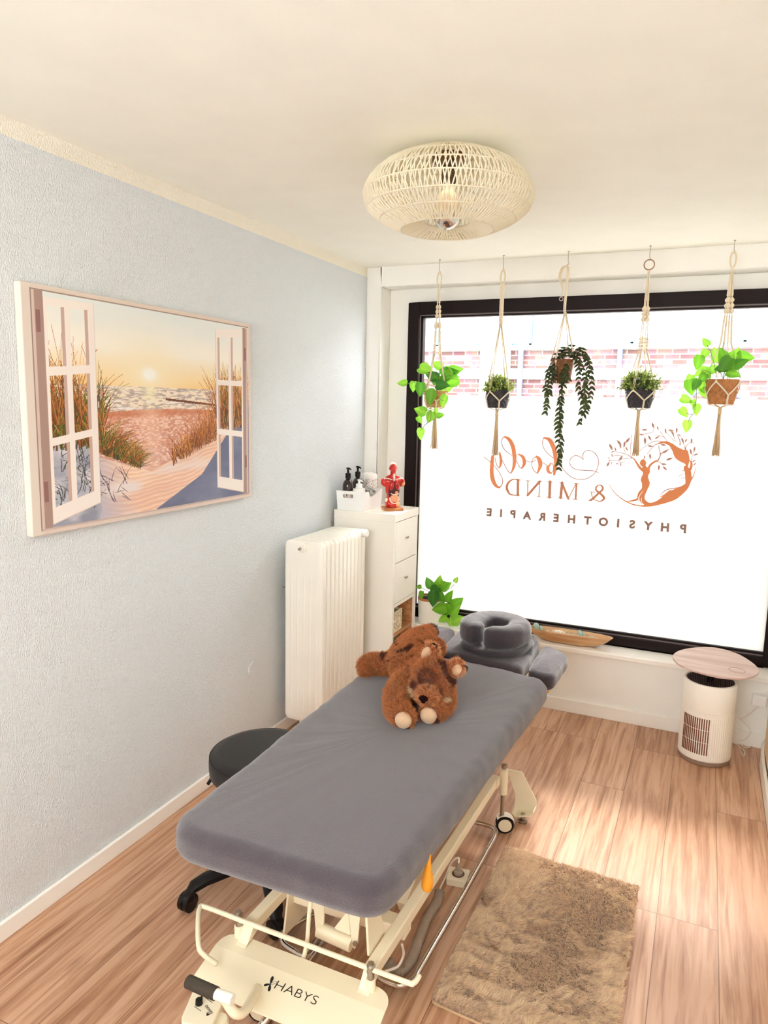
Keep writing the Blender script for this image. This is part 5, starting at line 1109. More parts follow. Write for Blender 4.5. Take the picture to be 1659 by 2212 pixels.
# ------------------------------------------------------------------ massage table
TZ = 0.60
def massage_table():
    root = thing('massage_table', (1.03, 2.1, 0), 'cream framed electric massage table with grey terry cover and face cushion', 'massage table')
    # main padded section
    P = round_poly([(0.688, 1.360), (1.325, 1.372), (1.405, 2.870), (1.12, 2.925), (0.655, 2.925)], [.10, .10, .08, .10, .09], 10)
    o = cushion(P, 0.495, TZ, 0.040, 0.0, 0.007, 8, 3, 0.02).obj('main_cushion', 'grey_cloth', root, smooth=True)
    # head section, arm rests, face cushion
    P = round_poly([(0.858, 2.985), (1.262, 2.930), (1.255, 3.38), (1.20, 3.45), (0.845, 3.45)], [.08, .07, .05, .05, .09], 8)
    cushion(P, 0.50, 0.598, 0.030, 0.012, 0.004, 7, 5, 0.02).obj('head_cushion', 'dark_cloth', root, smooth=True)
    P = round_poly([(1.277, 2.990), (1.400, 2.945), (1.412, 3.285), (1.272, 3.365)], .055, 8)
    cushion(P, 0.505, 0.580, 0.024, 0.012, 0.004, 7, 9, 0.015).obj('arm_rest', 'dark_cloth', root, smooth=True)
    P = round_poly([(0.70, 2.99), (0.828, 3.0), (0.825, 3.40), (0.69, 3.40)], .055, 8)
    cushion(P, 0.505, 0.580, 0.024, 0.012, 0.004, 7, 12, 0.015).obj('arm_rest', 'dark_cloth', root, smooth=True)
    P = round_poly([(0.945, 3.03), (1.115, 2.965), (1.235, 3.03), (1.265, 3.25), (1.10, 3.34), (0.95, 3.25)], .06, 6)
    cushion(P, 0.604, 0.632, 0.012, 0.0, 0.002, 5, 2, 0.02).obj('face_cushion_plate', 'dark_cloth', root, smooth=True)
    # horseshoe ring swept with a pillow-shaped section; two ends meet in a slit at the front
    cx, cy, n = 1.092, 3.135, 60; V = []; m_ = 26
    rot = math.radians(-14); pathp = []
    for i in range(n+1):
        a = math.radians(-90+4+(352)*i/n); rx, ry = .104, .108
        px = rx*math.copysign(abs(math.cos(a))**.8, math.cos(a)); py = ry*math.copysign(abs(math.sin(a))**.85, math.sin(a))
        pathp.append(Vector((cx+px*math.cos(rot)-py*math.sin(rot), cy+px*math.sin(rot)+py*math.cos(rot), 0)))
    for i in range(n+1):
        t = (pathp[min(i+1, n)]-pathp[max(i-1, 0)]).normalized(); nn = Vector((t.y, -t.x, 0)); e = min(i, n-i); sc_ = [.55, .85, .97][e] if e < 3 else 1.0
        for j in range(m_):
            b = 2*PI*j/m_; u = .053*math.copysign(abs(math.cos(b))**.62, math.cos(b))*sc_; v = .052*math.copysign(abs(math.sin(b))**.62, math.sin(b))*(1 if sc_ > .9 else .5+.5*sc_)
            if u < 0: v *= .90
            w_ = .0024*math.sin(i*2.9+3*mnoise.noise(Vector((i*.7, 0, 0))))*max(0, math.cos(b))*max(0, .6-v/.05)*.6+.0035*mnoise.noise(Vector((pathp[i].x*30+u*8, pathp[i].y*30, v*4)))
            p = pathp[i]+nn*(u+w_); V.append((p.x, p.y, .686+v+w_))
    F = [(i*m_+j, i*m_+(j+1) % m_, (i+1)*m_+(j+1) % m_, (i+1)*m_+j) for i in range(n) for j in range(m_)]+[tuple(range(m_))[::-1], tuple(n*m_+j for j in range(m_))]
    MB().add(V, F).obj('face_cushion', 'face_cloth', root, smooth=True)
    u = MB().box(0.80, 1.45, 0.472, 1.26, 2.85, 0.496); u.obj('cushion_board', 'cream', root, bevel=.003)
    u = MB().box(0.93, 2.80, 0.475, 1.20, 3.38, 0.498); u.obj('head_board', 'cream', root, bevel=.003)
    # lower frame
    for a0, a1, dx in ((1.203, 1.236, .030), (0.824, 0.857, .012)):
        r = MB(); z0, z1 = .212, .250
        r.add([(a0, 1.53, z0), (a1, 1.53, z0), (a1+dx, 2.64, z0), (a0+dx, 2.64, z0), (a0, 1.53, z1), (a1, 1.53, z1), (a1+dx, 2.64, z1), (a0+dx, 2.64, z1)], [(0, 3, 2, 1), (4, 5, 6, 7), (0, 1, 5, 4), (1, 2, 6, 5), (2, 3, 7, 6), (3, 0, 4, 7)])
        r.obj('side_rail', 'cream', root, bevel=.005, seg=3)
        f = MB(); f.add([(a0, 1.49, .20), (a1, 1.49, .20), (a1, 1.56, .215), (a0, 1.56, .215), (a0, 1.50, .204), (a1, 1.50, .204), (a1, 1.54, .248), (a0, 1.54, .248)], [(0, 3, 2, 1), (4, 5, 6, 7), (0, 1, 5, 4), (1, 2, 6, 5), (2, 3, 7, 6), (3, 0, 4, 7)]); f.obj('rail_foot', 'cream', root, bevel=.003)
    MB().box(0.83, 2.60, 0.212, 1.27, 2.645, 0.249).obj('cross_rail', 'cream', root, bevel=.005)
    MB().box(0.86, 1.735, 0.175, 1.235, 1.79, 0.215).obj('cross_rail', 'cream', root, bevel=.005)
    # scale printed on the rail's outer face
    sc_ = MB(); 
    a = Vector(at(1004, 1797, 0, 1.2525)); b = Vector(at(982, 1838, 0, 1.2495)); sc_.tube([a, b], .0012, 5)
    for t in (-.08, .0, 1.0, 1.08): c = a.lerp(b, t); sc_.tube([c+Vector((0, 0, .004)), c-Vector((0, 0, .004))], .001, 5)
    sc_.obj('rail_scale_mark', 'print_black', root)
    # support plates
    for pts, x in (([(621, 1918), (668, 1932), (661, 1968), (610, 2022)], .858), ([(792, 1955), (818, 1955), (831, 2004), (831, 2024), (798, 2066)], 1.202)):
        MB().prism([at(px, py, 0, x) for px, py in pts], (.007 if x < 1 else -.007, 0, 0)).obj('support_plate', 'cream', root, bevel=.001)
    yq = 1.62
    for pts in ([(675, 1925), (701, 1925), (699, 1996), (686, 2020), (682, 2018)], [(750, 1940), (782, 1945), (776, 1998), (772, 2040), (766, 2051), (760, 2044)], [(752, 1966), (722, 2004), (727, 2009), (757, 2021)]):
        MB().prism([at(px, py, 1, yq) for px, py in pts], (0, .006, 0)).obj('lift_bracket', 'cream', root, bevel=.001)
    p0, p1 = at(688, 2007, 1, yq+.003), at(760, 2040, 1, yq+.003); MB().tube([p0, p1], .021, 24).obj('lift_tube', 'cream', root, smooth=True, auto=True)
    c = at(768, 2037, 1, yq-.004); MB().lathe([(0, 0), (.007, 0), (.007, -.006), (0, -.006)], c, 12, 'y').obj('bolt', 'steel', root, smooth=True, auto=True)
    c = at(733, 1958, 1, 1.86); MB().lathe([(0, 0), (.034, 0), (.034, .20), (0, .20)], c, 28, 'y').obj('lift_motor', mat('motor_brown_grey', (134, 116, 90), .5), root, smooth=True, auto=True)
    MB().prism([(1.00, 1.9, .20), (1.03, 1.9, .20), (1.06, 2.5, .47), (1.03, 2.5, .47)], (0, .02, -.03)).obj('lift_arm', 'cream', root)
    MB().prism([(0.90, 1.85, .20), (0.93, 1.85, .20), (0.93, 2.5, .46), (0.90, 2.5, .46)], (0, .02, -.04)).obj('lift_arm', 'cream', root)
    MB().prism([(1.16, 1.85, .20), (1.19, 1.85, .20), (1.19, 2.5, .46), (1.16, 2.5, .46)], (0, .02, -.04)).obj('lift_arm', 'cream', root)
    # control rod
    MB().tube(smooth_path([at(672, 1930, 1, 1.56), at(667, 1985, 1, 1.56), at(663, 2035, 1, 1.55), at(652, 2085, 1, 1.54)]), .006, 10).obj('release_rod', 'cream', root, smooth=True)
    # foot-end panel with a soft fold
    y1, y0 = 1.530, 1.345; zt = .200; out = round_poly([(.776, y0+.005), (1.300, y0+.005), (1.290, y1), (.772, y1)], [.03, .03, .055, .055], 8)
    V = []; k = len(out)
    def zf(y): return zt if y > 1.468 else zt-(1.468-y)*.20
    ys = sorted(set([y0+.005, 1.37, 1.40, 1.43, 1.455, 1.468, 1.49, y1]))
    bm = bmesh.new(); vs = [bm.verts.new((p[0], p[1], 0)) for p in out]; bm.faces.new(vs)
    for yy in (1.44, 1.462, 1.468, 1.474): bmesh.ops.bisect_plane(bm, geom=bm.verts[:]+bm.edges[:]+bm.faces[:], plane_co=(0, yy, 0), plane_no=(0, 1, 0))
    r_ = bmesh.ops.extrude_face_region(bm, geom=bm.faces[:]); top = [e for e in r_['geom'] if isinstance(e, bmesh.types.BMVert)]
    for v in top: v.co.z += .004
    for v in bm.verts: v.co.z += zf(v.co.y)-.004
    bm.verts.index_update(); p_ = MB().add([tuple(v.co) for v in bm.verts], [tuple(v.index for v in f.verts) for f in bm.faces]); bm.free()
    panel = p_.obj('foot_panel', 'cream', root)
    # lettering and mark on the panel
    def flat_text(txt, c, size, sx, ang, off, name, parent, tilt=0.0):
        cu = bpy.data.curves.new('t', 'FONT'); cu.body = txt; cu.size = size; cu.align_x = 'CENTER'; cu.align_y = 'CENTER'; cu.offset = off; cu.extrude = .0003
        o_ = bpy.data.objects.new('t', cu); COL.objects.link(o_); dg = bpy.context.evaluated_depsgraph_get(); me = bpy.data.meshes.new_from_object(o_.evaluated_get(dg)); bpy.data.objects.remove(o_, do_unlink=True)
        ca, sa = math.cos(ang), math.sin(ang); b_ = MB(); V = []
        for v in me.vertices:
            X, Y = v.co.x*sx, v.co.y; X, Y = X*ca-Y*sa, X*sa+Y*ca; V.append((c[0]+X, c[1]+Y, c[2]+v.co.z+Y*tilt))
        b_.add(V, [tuple(q.vertices) for q in me.polygons]); return b_.obj(name, 'print_black', parent)
    zt2 = zf(1.40)+.0008; c = at(632, 2146, 2, zt2)
    flat_text('HABYS', (c[0]+.010, c[1], zf(c[1])+.0008), .0335, 1.28, 0, -.0006, 'maker_lettering', panel, .20)
    mk = MB(); c = at(584, 2129, 2, zt2); c = (c[0], c[1], zf(c[1])+.0006)
    for a, L_, fill in ((105, .021, 1), (215, .017, 1), (292, .020, 1), (38, .017, 0)):
        ar = math.radians(a); n_ = 20; V = []
        for i in range(n_):
            t = 2*PI*i/n_; X = L_*(.5+.5*math.cos(t)); Y = L_*.25*math.sin(t)*(.7+.3*math.cos(t)); V.append(Vector((c[0]+X*math.cos(ar)-Y*math.sin(ar), c[1]+X*math.sin(ar)+Y*math.cos(ar), c[2]+.2*(X*math.sin(ar)+Y*math.cos(ar)))))
        if fill: mk.prism(V, (0, 0, .0005))
        else: mk.tube(V, .0005, 4, closed=True)
    mk.obj('petal_mark', 'print_black', panel)
    # all-round foot bar
    zb = .262; bar = [at(468, 2082, 2, .205), at(440, 2062, 2, .235), at(429, 2042, 2, .25), at(428, 1985, 2, zb), at(432, 1962, 2, zb), at(446, 1960, 2, zb), at(560, 2003, 2, zb), at(700, 2055, 2, zb), at(868, 2118, 2, zb), at(893, 2124, 2, zb), at(906, 2108, 2, zb)]
    MB().tube(smooth_path(bar, 5), .0068, 14).obj('foot_bar', 'cream', root, smooth=True)
    for px, py in ((516, 1997), (801, 2112)):
        c = at(px, py, 2, .235); MB().lathe([(0, .175), (.013, .175), (.013, .232), (.0105, .234), (0, .234)], (c[0], c[1], 0), 20).obj('bar_post', 'cream', root, smooth=True, auto=True)
        MB().lathe([(0, .233), (.0095, .233), (.0095, .250), (.0115, .252), (.0115, .270), (.008, .273), (.008, .278), (0, .278)], (c[0], c[1], 0), 20).obj('bar_bolt', 'steel', root, smooth=True, auto=True)
    # chrome loops of the undercarriage
    def rloop(pts, r, name): MB().tube(pts, r, 14).obj(name, 'chrome', root, smooth=True)
    zc = .035
    rp = [at(1028, 1776, 2, zc), at(1046, 1780, 2, zc), at(1066, 1788, 2, zc), at(1069, 1805, 2, zc), at(1052, 1838, 2, zc), at(1000, 1932, 2, zc), at(940, 2036, 2, zc), at(905, 2096, 2, zc), at(893, 2117, 2, zc), at(868, 2128, 2, zc), at(840, 2122, 2, zc), at(818, 2110, 2, zc)]
    rloop(smooth_path(rp, 5), .0105, 'chrome_runner')
    lp = [at(700, 1960, 2, zc), at(617, 2008, 2, zc), at(610, 2022, 2, zc), at(614, 2040, 2, zc), at(640, 2058, 2, zc), at(672, 2072, 2, zc)]
    rloop(smooth_path(lp, 5), .010, 'chrome_runner')
    rloop([at(700, 2030, 2, zc), at(664, 2078, 2, zc), at(560, 2222, 2, zc)], .011, 'chrome_tube')
    rloop([at(690, 2022, 2, zc), at(650, 2080, 2, zc-.01), at(640, 2095, 2, zc-.01)], .008, 'chrome_tube')
    # rear post, castors
    def castor(x, y, top, yaw, r=.036, stem=True):
        cst = MB(); c_, s_ = math.cos(yaw), math.sin(yaw)
        if stem: cst.lathe([(0, r*1.6), (.009, r*1.6), (.009, top-.01), (0, top-.01)], (x, y, 0), 16).lathe([(0, r*1.45), (.014, r*1.45), (.014, r*1.95), (0, r*1.95)], (x, y, 0), 16)
        st_ = cst.obj('castor_stem', 'steel', root, smooth=True, auto=True) if stem else None
        ox, oy = x+.012*(-s_), y+.012*c_
        for sgn in (-1, 1):
            def W(off, rr, z_=0): return (ox+c_*off, oy+s_*off, 0)
            w_ = MB(); n = 32; V = []; prof = [(0, sgn*.004), (r, sgn*.004), (r, sgn*.014), (r*.93, sgn*.0175), (r*.76, sgn*.018), (0, sgn*.0185)]
            for rr, off in prof:
                for j in range(n): t = 2*PI*j/n; V.append((ox+c_*off-s_*rr*math.cos(t), oy+s_*off+c_*rr*math.cos(t), r+.0003+rr*math.sin(t)))
            w_.add(V, [(i*n+j, i*n+(j+1) % n, (i+1)*n+(j+1) % n, (i+1)*n+j) for i in range(5) for j in range(n)])
            wo = w_.obj('castor_wheel', 'black', root, smooth=True, auto=True)
            h_ = MB(); V = [(ox+c_*sgn*.0192-s_*r*.74*math.cos(2*PI*j/n), oy+s_*sgn*.0192+c_*r*.74*math.cos(2*PI*j/n), r+.0003+r*.74*math.sin(2*PI*j/n)) for j in range(n)]
            h_.prism(V, (-c_*sgn*.002, -s_*sgn*.002, 0)).obj('hub_cap', 'cream', wo)
        sh_ = MB(); V = []; n = 24
        for off in (-.019, .019):
            for i in range(n+1): t = PI*(.05+.75*i/n); V.append((ox+c_*off-s_*r*1.10*math.cos(t), oy+s_*off+c_*r*1.10*math.cos(t), r+r*1.10*math.sin(t)))
        sh_.add(V, [(i, i+1, n+2+i, n+1+i) for i in range(n)]).obj('castor_shell', 'white_enamel', root, smooth=True)
    castor(1.278, 2.665, .17, math.radians(-70), .036)
    c = at(554, 2176, 2, .03); castor(c[0], c[1], .18, math.radians(-78), .032)
    castor(.845, 2.66, .2, math.radians(-70), .036); castor(1.25, 1.40, .18, math.radians(-60), .032)
    q = MB(); q.lathe([(0, .165), (.0165, .165), (.0165, .268), (.010, .272), (0, .272)], (1.278, 2.665, 0), 24); q.obj('rear_post', 'cream', root, smooth=True, auto=True)
    MB().lathe([(0, .27), (.009, .27), (.009, .276), (.012, .278), (.012, .290), (0, .291)], (1.278, 2.665, 0), 20).obj('post_bolt', 'steel', root, smooth=True, auto=True)
    # rear foot plate with levelling foot
    def P_(px, py, z, y): return at(px, py, 1, y)
    yb = 2.80; plate = [at(1094, 1661, 1, yb), at(1128, 1668, 1, yb), at(1158, 1728, 1, yb), at(1159, 1742, 1, yb), at(1153, 1752, 1, yb), at(1118, 1752, 1, yb), at(1111, 1744, 1, yb), at(1113, 1716, 1, yb)]
    MB().prism(plate, (0, .006, 0)).obj('rear_leg_plate', 'cream', root, bevel=.002)
    fp = MB(); fp.add([(p[0], p[1]-.05*i, p[2]) for i in (0, 1) for p in (plate[3], plate[4], plate[5], plate[6])], [(0, 1, 5, 4), (1, 2, 6, 5), (2, 3, 7, 6)]); fo = fp.obj('leg_flange', 'cream', root); so = fo.modifiers.new('s', 'SOLIDIFY'); so.thickness = .004
    c = at(1130, 1757, 1, yb-.03); MB().lathe([(0, .0005), (.018, .0005), (.020, .006), (.018, .012), (.010, .014), (.010, max(.03, c[2])), (0, max(.03, c[2]))], (c[0], c[1], 0), 22, mod=lambda i, a: 0).obj('levelling_foot', 'steel', root, smooth=True, auto=True)
    # levers
    c = Vector(at(925, 1893, 0, 1.335)); lv = MB(); P2 = [c+Vector((0, 0, .062)), c+Vector((0, -.002, .030)), c+Vector((0, -.004, .0)), c+Vector((0, -.006, -.022)), c+Vector((0, -.007, -.034)), c+Vector((0, -.007, -.039))]
    lv.tube(smooth_path([Vector((p.x, p.y, p.z)) for p in P2], 4), [.006]*3+[.0075, .009, .0105, .012, .0135, .0145, .0152, .0157, .0158, .0155, .015, .0142, .013, .0115, .0095, .0075, .005, .002], 18)
    lo = lv.obj('lever_grip', 'orange', root, smooth=True)
    MB().tube([c+Vector((-.03, .02, .12)), c+Vector((0, 0, .058))], .005, 10).obj('lever_shaft', 'cream', lo, smooth=True)
    c = at(1179, 1493, 2, .50); MB().tube([(c[0]-.03, c[1]-.01, c[2]), (c[0], c[1], c[2]), (c[0]+.012, c[1]+.004, c[2]-.002)], [.006, .008, .006], 12).obj('lever_grip', 'orange', root, smooth=True)
    # handle with foam grip, bent pipe and control plate at the foot end
    g0, g1, g2 = Vector(at(404, 2119, 2, .30)), Vector(at(467, 2147, 2, .30)), Vector(at(503, 2160, 2, .30))
    MB().tube([g0, g0.lerp(g1, .04), g1], [.0115, .0155, .0155], 24).obj('foam_grip', 'foam', root, smooth=True, auto=True)
    MB().tube([g1.lerp(g0, .02), g2], .0128, 24).obj('grip_sleeve', 'white_enamel', root, smooth=True, auto=True)
    hp = [at(486, 2158, 2, .285), at(497, 2176, 2, .265), at(507, 2188, 2, .25), at(520, 2190, 2, .235), at(532, 2180, 2, .225), at(545, 2156, 2, .20), at(556, 2135, 2, .185)]
    MB().tube(smooth_path(hp, 6), .012, 18).obj('handle_pipe', 'cream', root, smooth=True)
    zc_ = .19; pl = [at(418, 2136, 2, zc_), at(482, 2163, 2, zc_), at(456, 2222, 2, zc_), at(392, 2210, 2, zc_), at(392, 2196, 2, zc_)]
    cp = MB().prism([(p[0], p[1], p[2]-.03) for p in pl][::-1], (0, 0, .03)).obj('control_box', 'cream', root, bevel=.004, seg=3)
    c = at(478, 2205, 2, .17); MB().lathe([(0, .13), (.020, .13), (.022, .135), (.022, .168), (.018, .175), (0, .176)], (c[0]-.004, c[1], 0), 24).obj('rounded_cover', 'cream', cp, smooth=True, auto=True)
    c = at(430, 2168, 2, zc_); MB().lathe([(0, zc_), (.0095, zc_), (.0085, zc_+.012), (0, zc_+.013)], (c[0], c[1], 0), 22).box(c[0]-.002, c[1]-.003, zc_, c[0]+.002, c[1]+.012, zc_+.012).obj('speed_knob', 'black', cp, smooth=True, auto=True)
    c = at(451, 2181, 2, zc_); flat_text('DOWN', (c[0], c[1], zc_+.0004), .0095, 1, math.radians(-25), 0, 'down_lettering', cp)
    c = at(449, 2191, 2, zc_+.0002); pr_2 = MB().prism([(c[0]-.006, c[1]+.003, c[2]), (c[0], c[1]-.006, c[2]), (c[0]+.005, c[1]+.001, c[2])], (0, 0, .0006)); pr_2.tube([(c[0]-.006, c[1]+.0055, c[2]), (c[0]+.006, c[1]+.003, c[2])], .0007, 4)
    pr_2.tube([at(431, 2146, 2, zc_), at(459, 2166, 2, zc_)], .0009, 4).tube([at(420, 2174, 2, zc_), at(434, 2184, 2, zc_)], .0008, 4); pr_2.obj('printed_arrow', 'print_black', cp)
    # corrugated hose and cables of the lift
    hz = .030; hp = smooth_path([at(950, 1926, 2, .045), at(944, 1950, 2, hz), at(922, 1985, 2, hz), at(905, 2030, 2, hz), at(888, 2075, 2, hz), at(866, 2098, 2, hz), at(848, 2092, 2, hz+.01), at(838, 2078, 2, .06)], 26)
    rr_ = [.0155+.0022*math.cos(i*PI/1.6) for i in range(len(hp))]; MB().tube(hp, rr_, 16).obj('corrugated_hose', 'grey_hose', root, smooth=True)
    MB().tube(smooth_path([at(868, 2040, 2, .18), at(872, 2060, 2, .12), at(862, 2085, 2, .08), at(846, 2094, 2, .06), at(832, 2098, 2, .055)], 6), .004, 8).obj('white_cable', 'cable', root, smooth=True)
    MB().tube(smooth_path([at(893, 1928, 2, .1), at(880, 1938, 2, .1), at(870, 1955, 2, .09), at(866, 1968, 2, .07)], 6), .003, 8).obj('white_cable', 'cable', root, smooth=True)
M['face_cloth'] = mat('charcoal_velvet', (50, 43, 50), .85, noise=(90, .15), bump=(40, .35, .008), sheen=.5)
massage_table()

# ------------------------------------------------------------------ floor socket with plugged cord
def socket():
    z = .0; c = at(990, 1886, 2, .03)
    root = thing('power_socket', (c[0], c[1], 0), 'cream square power socket lying on the floor beneath the massage table', 'power socket')
    x, y = c[0], c[1]; a = math.radians(8); R2 = lambda px, py: (x+px*math.cos(a)-py*math.sin(a), y+px*math.sin(a)+py*math.cos(a))
    MB().prism([(*R2(px, py), .0005) for px, py in rrect(-.038, -.038, .038, .038, .006, 4)], (0, 0, .026)).obj('housing', 'cream', root, bevel=.003)
    MB().lathe([(0, .0268), (.021, .0268), (.023, .0285), (.0, .0285)], (x, y, 0), 28).obj('socket_well', mat('well_brown', (96, 70, 56), .6), root, smooth=True, auto=True)
    t = thing('power_plug', (x, y, .028), 'grey round plug with cable standing in the floor power socket', 'plug')
    MB().lathe([(0, .0287), (.017, .0287), (.017, .038), (.010, .044), (.009, .062), (.006, .070), (0, .070)], (x, y, 0), 24).obj('plug_body', 'grey_hose', t, smooth=True, auto=True)
    MB().tube(smooth_path([(x, y, .068), (x-.004, y+.008, .085), at(979, 1859, 2, .07), at(971, 1872, 2, .03), at(963, 1893, 2, .008), at(955, 1910, 2, .006), at(949, 1924, 2, .02)], 7), .0032, 8).obj('cord', 'cable', t, smooth=True)
socket()

# ------------------------------------------------------------------ rolling stool
def stool():
    x, y = .590, 1.990; root = thing('rolling_stool', (x, y, 0), 'black round padded stool on five castors between blue wall and massage table', 'stool')
    r = .190; pr = [(0, .415), (r-.03, .415), (r-.012, .418), (r-.002, .430), (r, .450), (r, .474), (r-.004, .490), (r-.016, .500), (r-.04, .503), (0, .504)]
    s = MB().lathe(pr, (x, y, 0), 64).obj('seat', 'vinyl', root, smooth=True, auto=True)
    MB().tube([(x+(r-.003)*math.cos(2*PI*i/64), y+(r-.003)*math.sin(2*PI*i/64), .490) for i in range(64)], .002, 6, closed=True).obj('seam', 'black', s, smooth=True)
    c = at(617, 1558, 2, .5); a = math.radians(82); tx, ty = x+(r+.002)*math.cos(a), y+(r+.002)*math.sin(a)
    tg = MB().box(tx-.014, ty-.001, .492, tx+.014, ty+.001, .520).obj('fabric_tag', 'black', root)
    wt = MB(); [wt.box(tx-.009+.004*i, ty-.0014, .504, tx-.0068+.004*i, ty-.0009, .508+.001*(i % 2)) for i in range(5)]; wt.obj('tag_print', 'white_plastic', tg)
    MB().lathe([(.09, .405), (.10, .415), (0, .415), (0, .39), (.05, .395)], (x, y, 0), 32).obj('seat_mount', 'black', root, smooth=True, auto=True)
    MB().tube(smooth_path([(x-.03, y-.02, .402), at(470, 1672, 2, .395), at(456, 1684, 2, .385), at(449, 1694, 2, .37)], 5), [.007]*11+[.006]*5, 10).obj('height_lever', 'black', root, smooth=True)
    MB().lathe([(0, .10), (.028, .10), (.028, .26), (.02, .262), (.02, .40), (0, .40)], (x, y, 0), 28).obj('gas_column', 'black', root, smooth=True, auto=True)
    MB().lathe([(0, .075), (.045, .08), (.045, .115), (.03, .125), (0, .125)], (x, y, 0), 30).obj('base_hub', 'black', root, smooth=True, auto=True)
    for i in range(5):
        a = math.radians(238+73*i); ca, sa = math.cos(a), math.sin(a); L = .268
        pth = [(.03, .100), (.13, .096), (.22, .090), (L-.004, .078), (L+.006, .062), (L+.006, .045)]
        V = []; k = 8; rad = [(.032, .024), (.031, .022), (.029, .020), (.026, .019), (.020, .017), (.016, .015)]
        for (d, z), (w_, h_) in zip(pth, rad):
            for j in range(k): t = 2*PI*j/k+PI/8; V.append((x+ca*(d+(h_*math.cos(t) if z < .07 else 0))-sa*w_*math.sin(t), y+sa*(d+(h_*math.cos(t) if z < .07 else 0))+ca*w_*math.sin(t), z+(h_*math.cos(t) if z >= .07 else 0)))
        lg = MB().add(V, [(q*k+j, q*k+(j+1) % k, (q+1)*k+(j+1) % k, (q+1)*k+j) for q in range(5) for j in range(k)]+[tuple(range(k))[::-1], tuple(5*k+j for j in range(k))]).obj('leg', 'black', root, smooth=True, auto=True)
        cx, cy = x+ca*(L+.014), y+sa*(L+.014); b = a+.5; cb, sb = math.cos(b), math.sin(b); w_ = MB()
        for off in (-.011, .011):
            n = 24; V = []
            for o_, rr in ((-.010, .026), (-.008, .031), (.008, .031), (.010, .026)):
                for j in range(n): t = 2*PI*j/n; V.append((cx-sb*(off+o_)+cb*rr*math.cos(t), cy+cb*(off+o_)+sb*rr*math.cos(t), .0315+rr*math.sin(t)))
            w_.add(V, [(q*n+j, q*n+(j+1) % n, (q+1)*n+(j+1) % n, (q+1)*n+j) for q in range(3) for j in range(n)]+[tuple(range(n))[::-1], tuple(3*n+j for j in range(n))])
        w_.ball((cx, cy, .044), (.026, .026, .022), 14, 8); w_.obj('castor', 'black', lg, smooth=True, auto=True)
stool()

# ------------------------------------------------------------------ shaggy rug
def sample_mesh(me, n, rng):
    me.calc_loop_triangles(); tri = np.empty(len(me.loop_triangles)*3, np.int32); me.loop_triangles.foreach_get('vertices', tri); tri = tri.reshape(-1, 3)
    co = np.empty(len(me.vertices)*3, np.float32); me.vertices.foreach_get('co', co); co = co.reshape(-1, 3).astype(float)
    no = np.empty(len(me.vertices)*3, np.float32); me.vertices.foreach_get('normal', no); no = no.reshape(-1, 3).astype(float)
    A, B, C_ = co[tri[:, 0]], co[tri[:, 1]], co[tri[:, 2]]; ar = np.linalg.norm(np.cross(B-A, C_-A), axis=1); idx = rng.choice(len(tri), n, p=ar/ar.sum())
    u = rng.random(n); v = rng.random(n); f = u+v > 1; u[f] = 1-u[f]; v[f] = 1-v[f]; w_ = 1-u-v
    P = A[idx]*w_[:, None]+B[idx]*u[:, None]+C_[idx]*v[:, None]; N_ = no[tri[idx, 0]]*w_[:, None]+no[tri[idx, 1]]*u[:, None]+no[tri[idx, 2]]*v[:, None]; return P, N_
def vnoise(x, y, seed, s):
    r = np.random.default_rng(seed).random((64, 64)); X = (x*s) % 63; Y = (y*s) % 63; xi = X.astype(int); yi = Y.astype(int); tx = X-xi; ty = Y-yi; tx = tx*tx*(3-2*tx); ty = ty*ty*(3-2*ty)
    return (r[yi, xi]*(1-tx)+r[yi, xi+1]*tx)*(1-ty)+(r[yi+1, xi]*(1-tx)+r[yi+1, xi+1]*tx)*ty
def rug():
    C4 = [(1.318, 1.742), (1.815, 1.70), (1.818, 2.522), (1.322, 2.545)]
    root = thing('shag_rug', (1.57, 2.13, 0), 'small beige long-pile rug lying on the laminate beside the massage table', 'rug')
    P = round_poly(C4, .012, 4); b = MB(); b.prism([(p[0], p[1], .0006) for p in P], (0, 0, .010)); b.obj('rug_backing', 'rug_back', root, bevel=.004, seg=3)
    rng = np.random.default_rng(8); n = 100000; u, v = rng.random(n), rng.random(n)
    c = [np.array(q) for q in C4]; xy = (c[0]*((1-u)*(1-v))[:, None]+c[1]*(u*(1-v))[:, None]+c[2]*(u*v)[:, None]+c[3]*((1-u)*v)[:, None])
    x, y = xy[:, 0], xy[:, 1]; wave = vnoise(x*.7+y*.2, y, 1, 16)*.6+vnoise(x, y, 2, 34)*.4
    Pn = np.stack([x, y, .009+.010*wave], 1); ang = vnoise(x, y, 3, 5)*4.0+vnoise(x*.5, y, 4, 34)*2.2-PI*1.0
    cl = vnoise(x, y, 5, 110)*2.6-1.3; ang = ang+cl*.5
    lean = np.stack([np.cos(ang)*.9, np.sin(ang)*.9-.25, np.zeros(n)], 1); Nn = np.tile([0, 0, 1.0], (n, 1))
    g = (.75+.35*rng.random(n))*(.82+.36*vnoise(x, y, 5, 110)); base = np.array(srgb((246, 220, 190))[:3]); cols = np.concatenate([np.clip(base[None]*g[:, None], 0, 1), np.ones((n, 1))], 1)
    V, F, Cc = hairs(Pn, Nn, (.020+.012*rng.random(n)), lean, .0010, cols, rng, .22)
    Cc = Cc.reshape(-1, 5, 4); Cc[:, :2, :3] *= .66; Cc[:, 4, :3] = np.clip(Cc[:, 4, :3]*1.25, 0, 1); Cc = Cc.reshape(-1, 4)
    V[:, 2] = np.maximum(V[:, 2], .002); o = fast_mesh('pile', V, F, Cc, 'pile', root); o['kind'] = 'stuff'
rug()

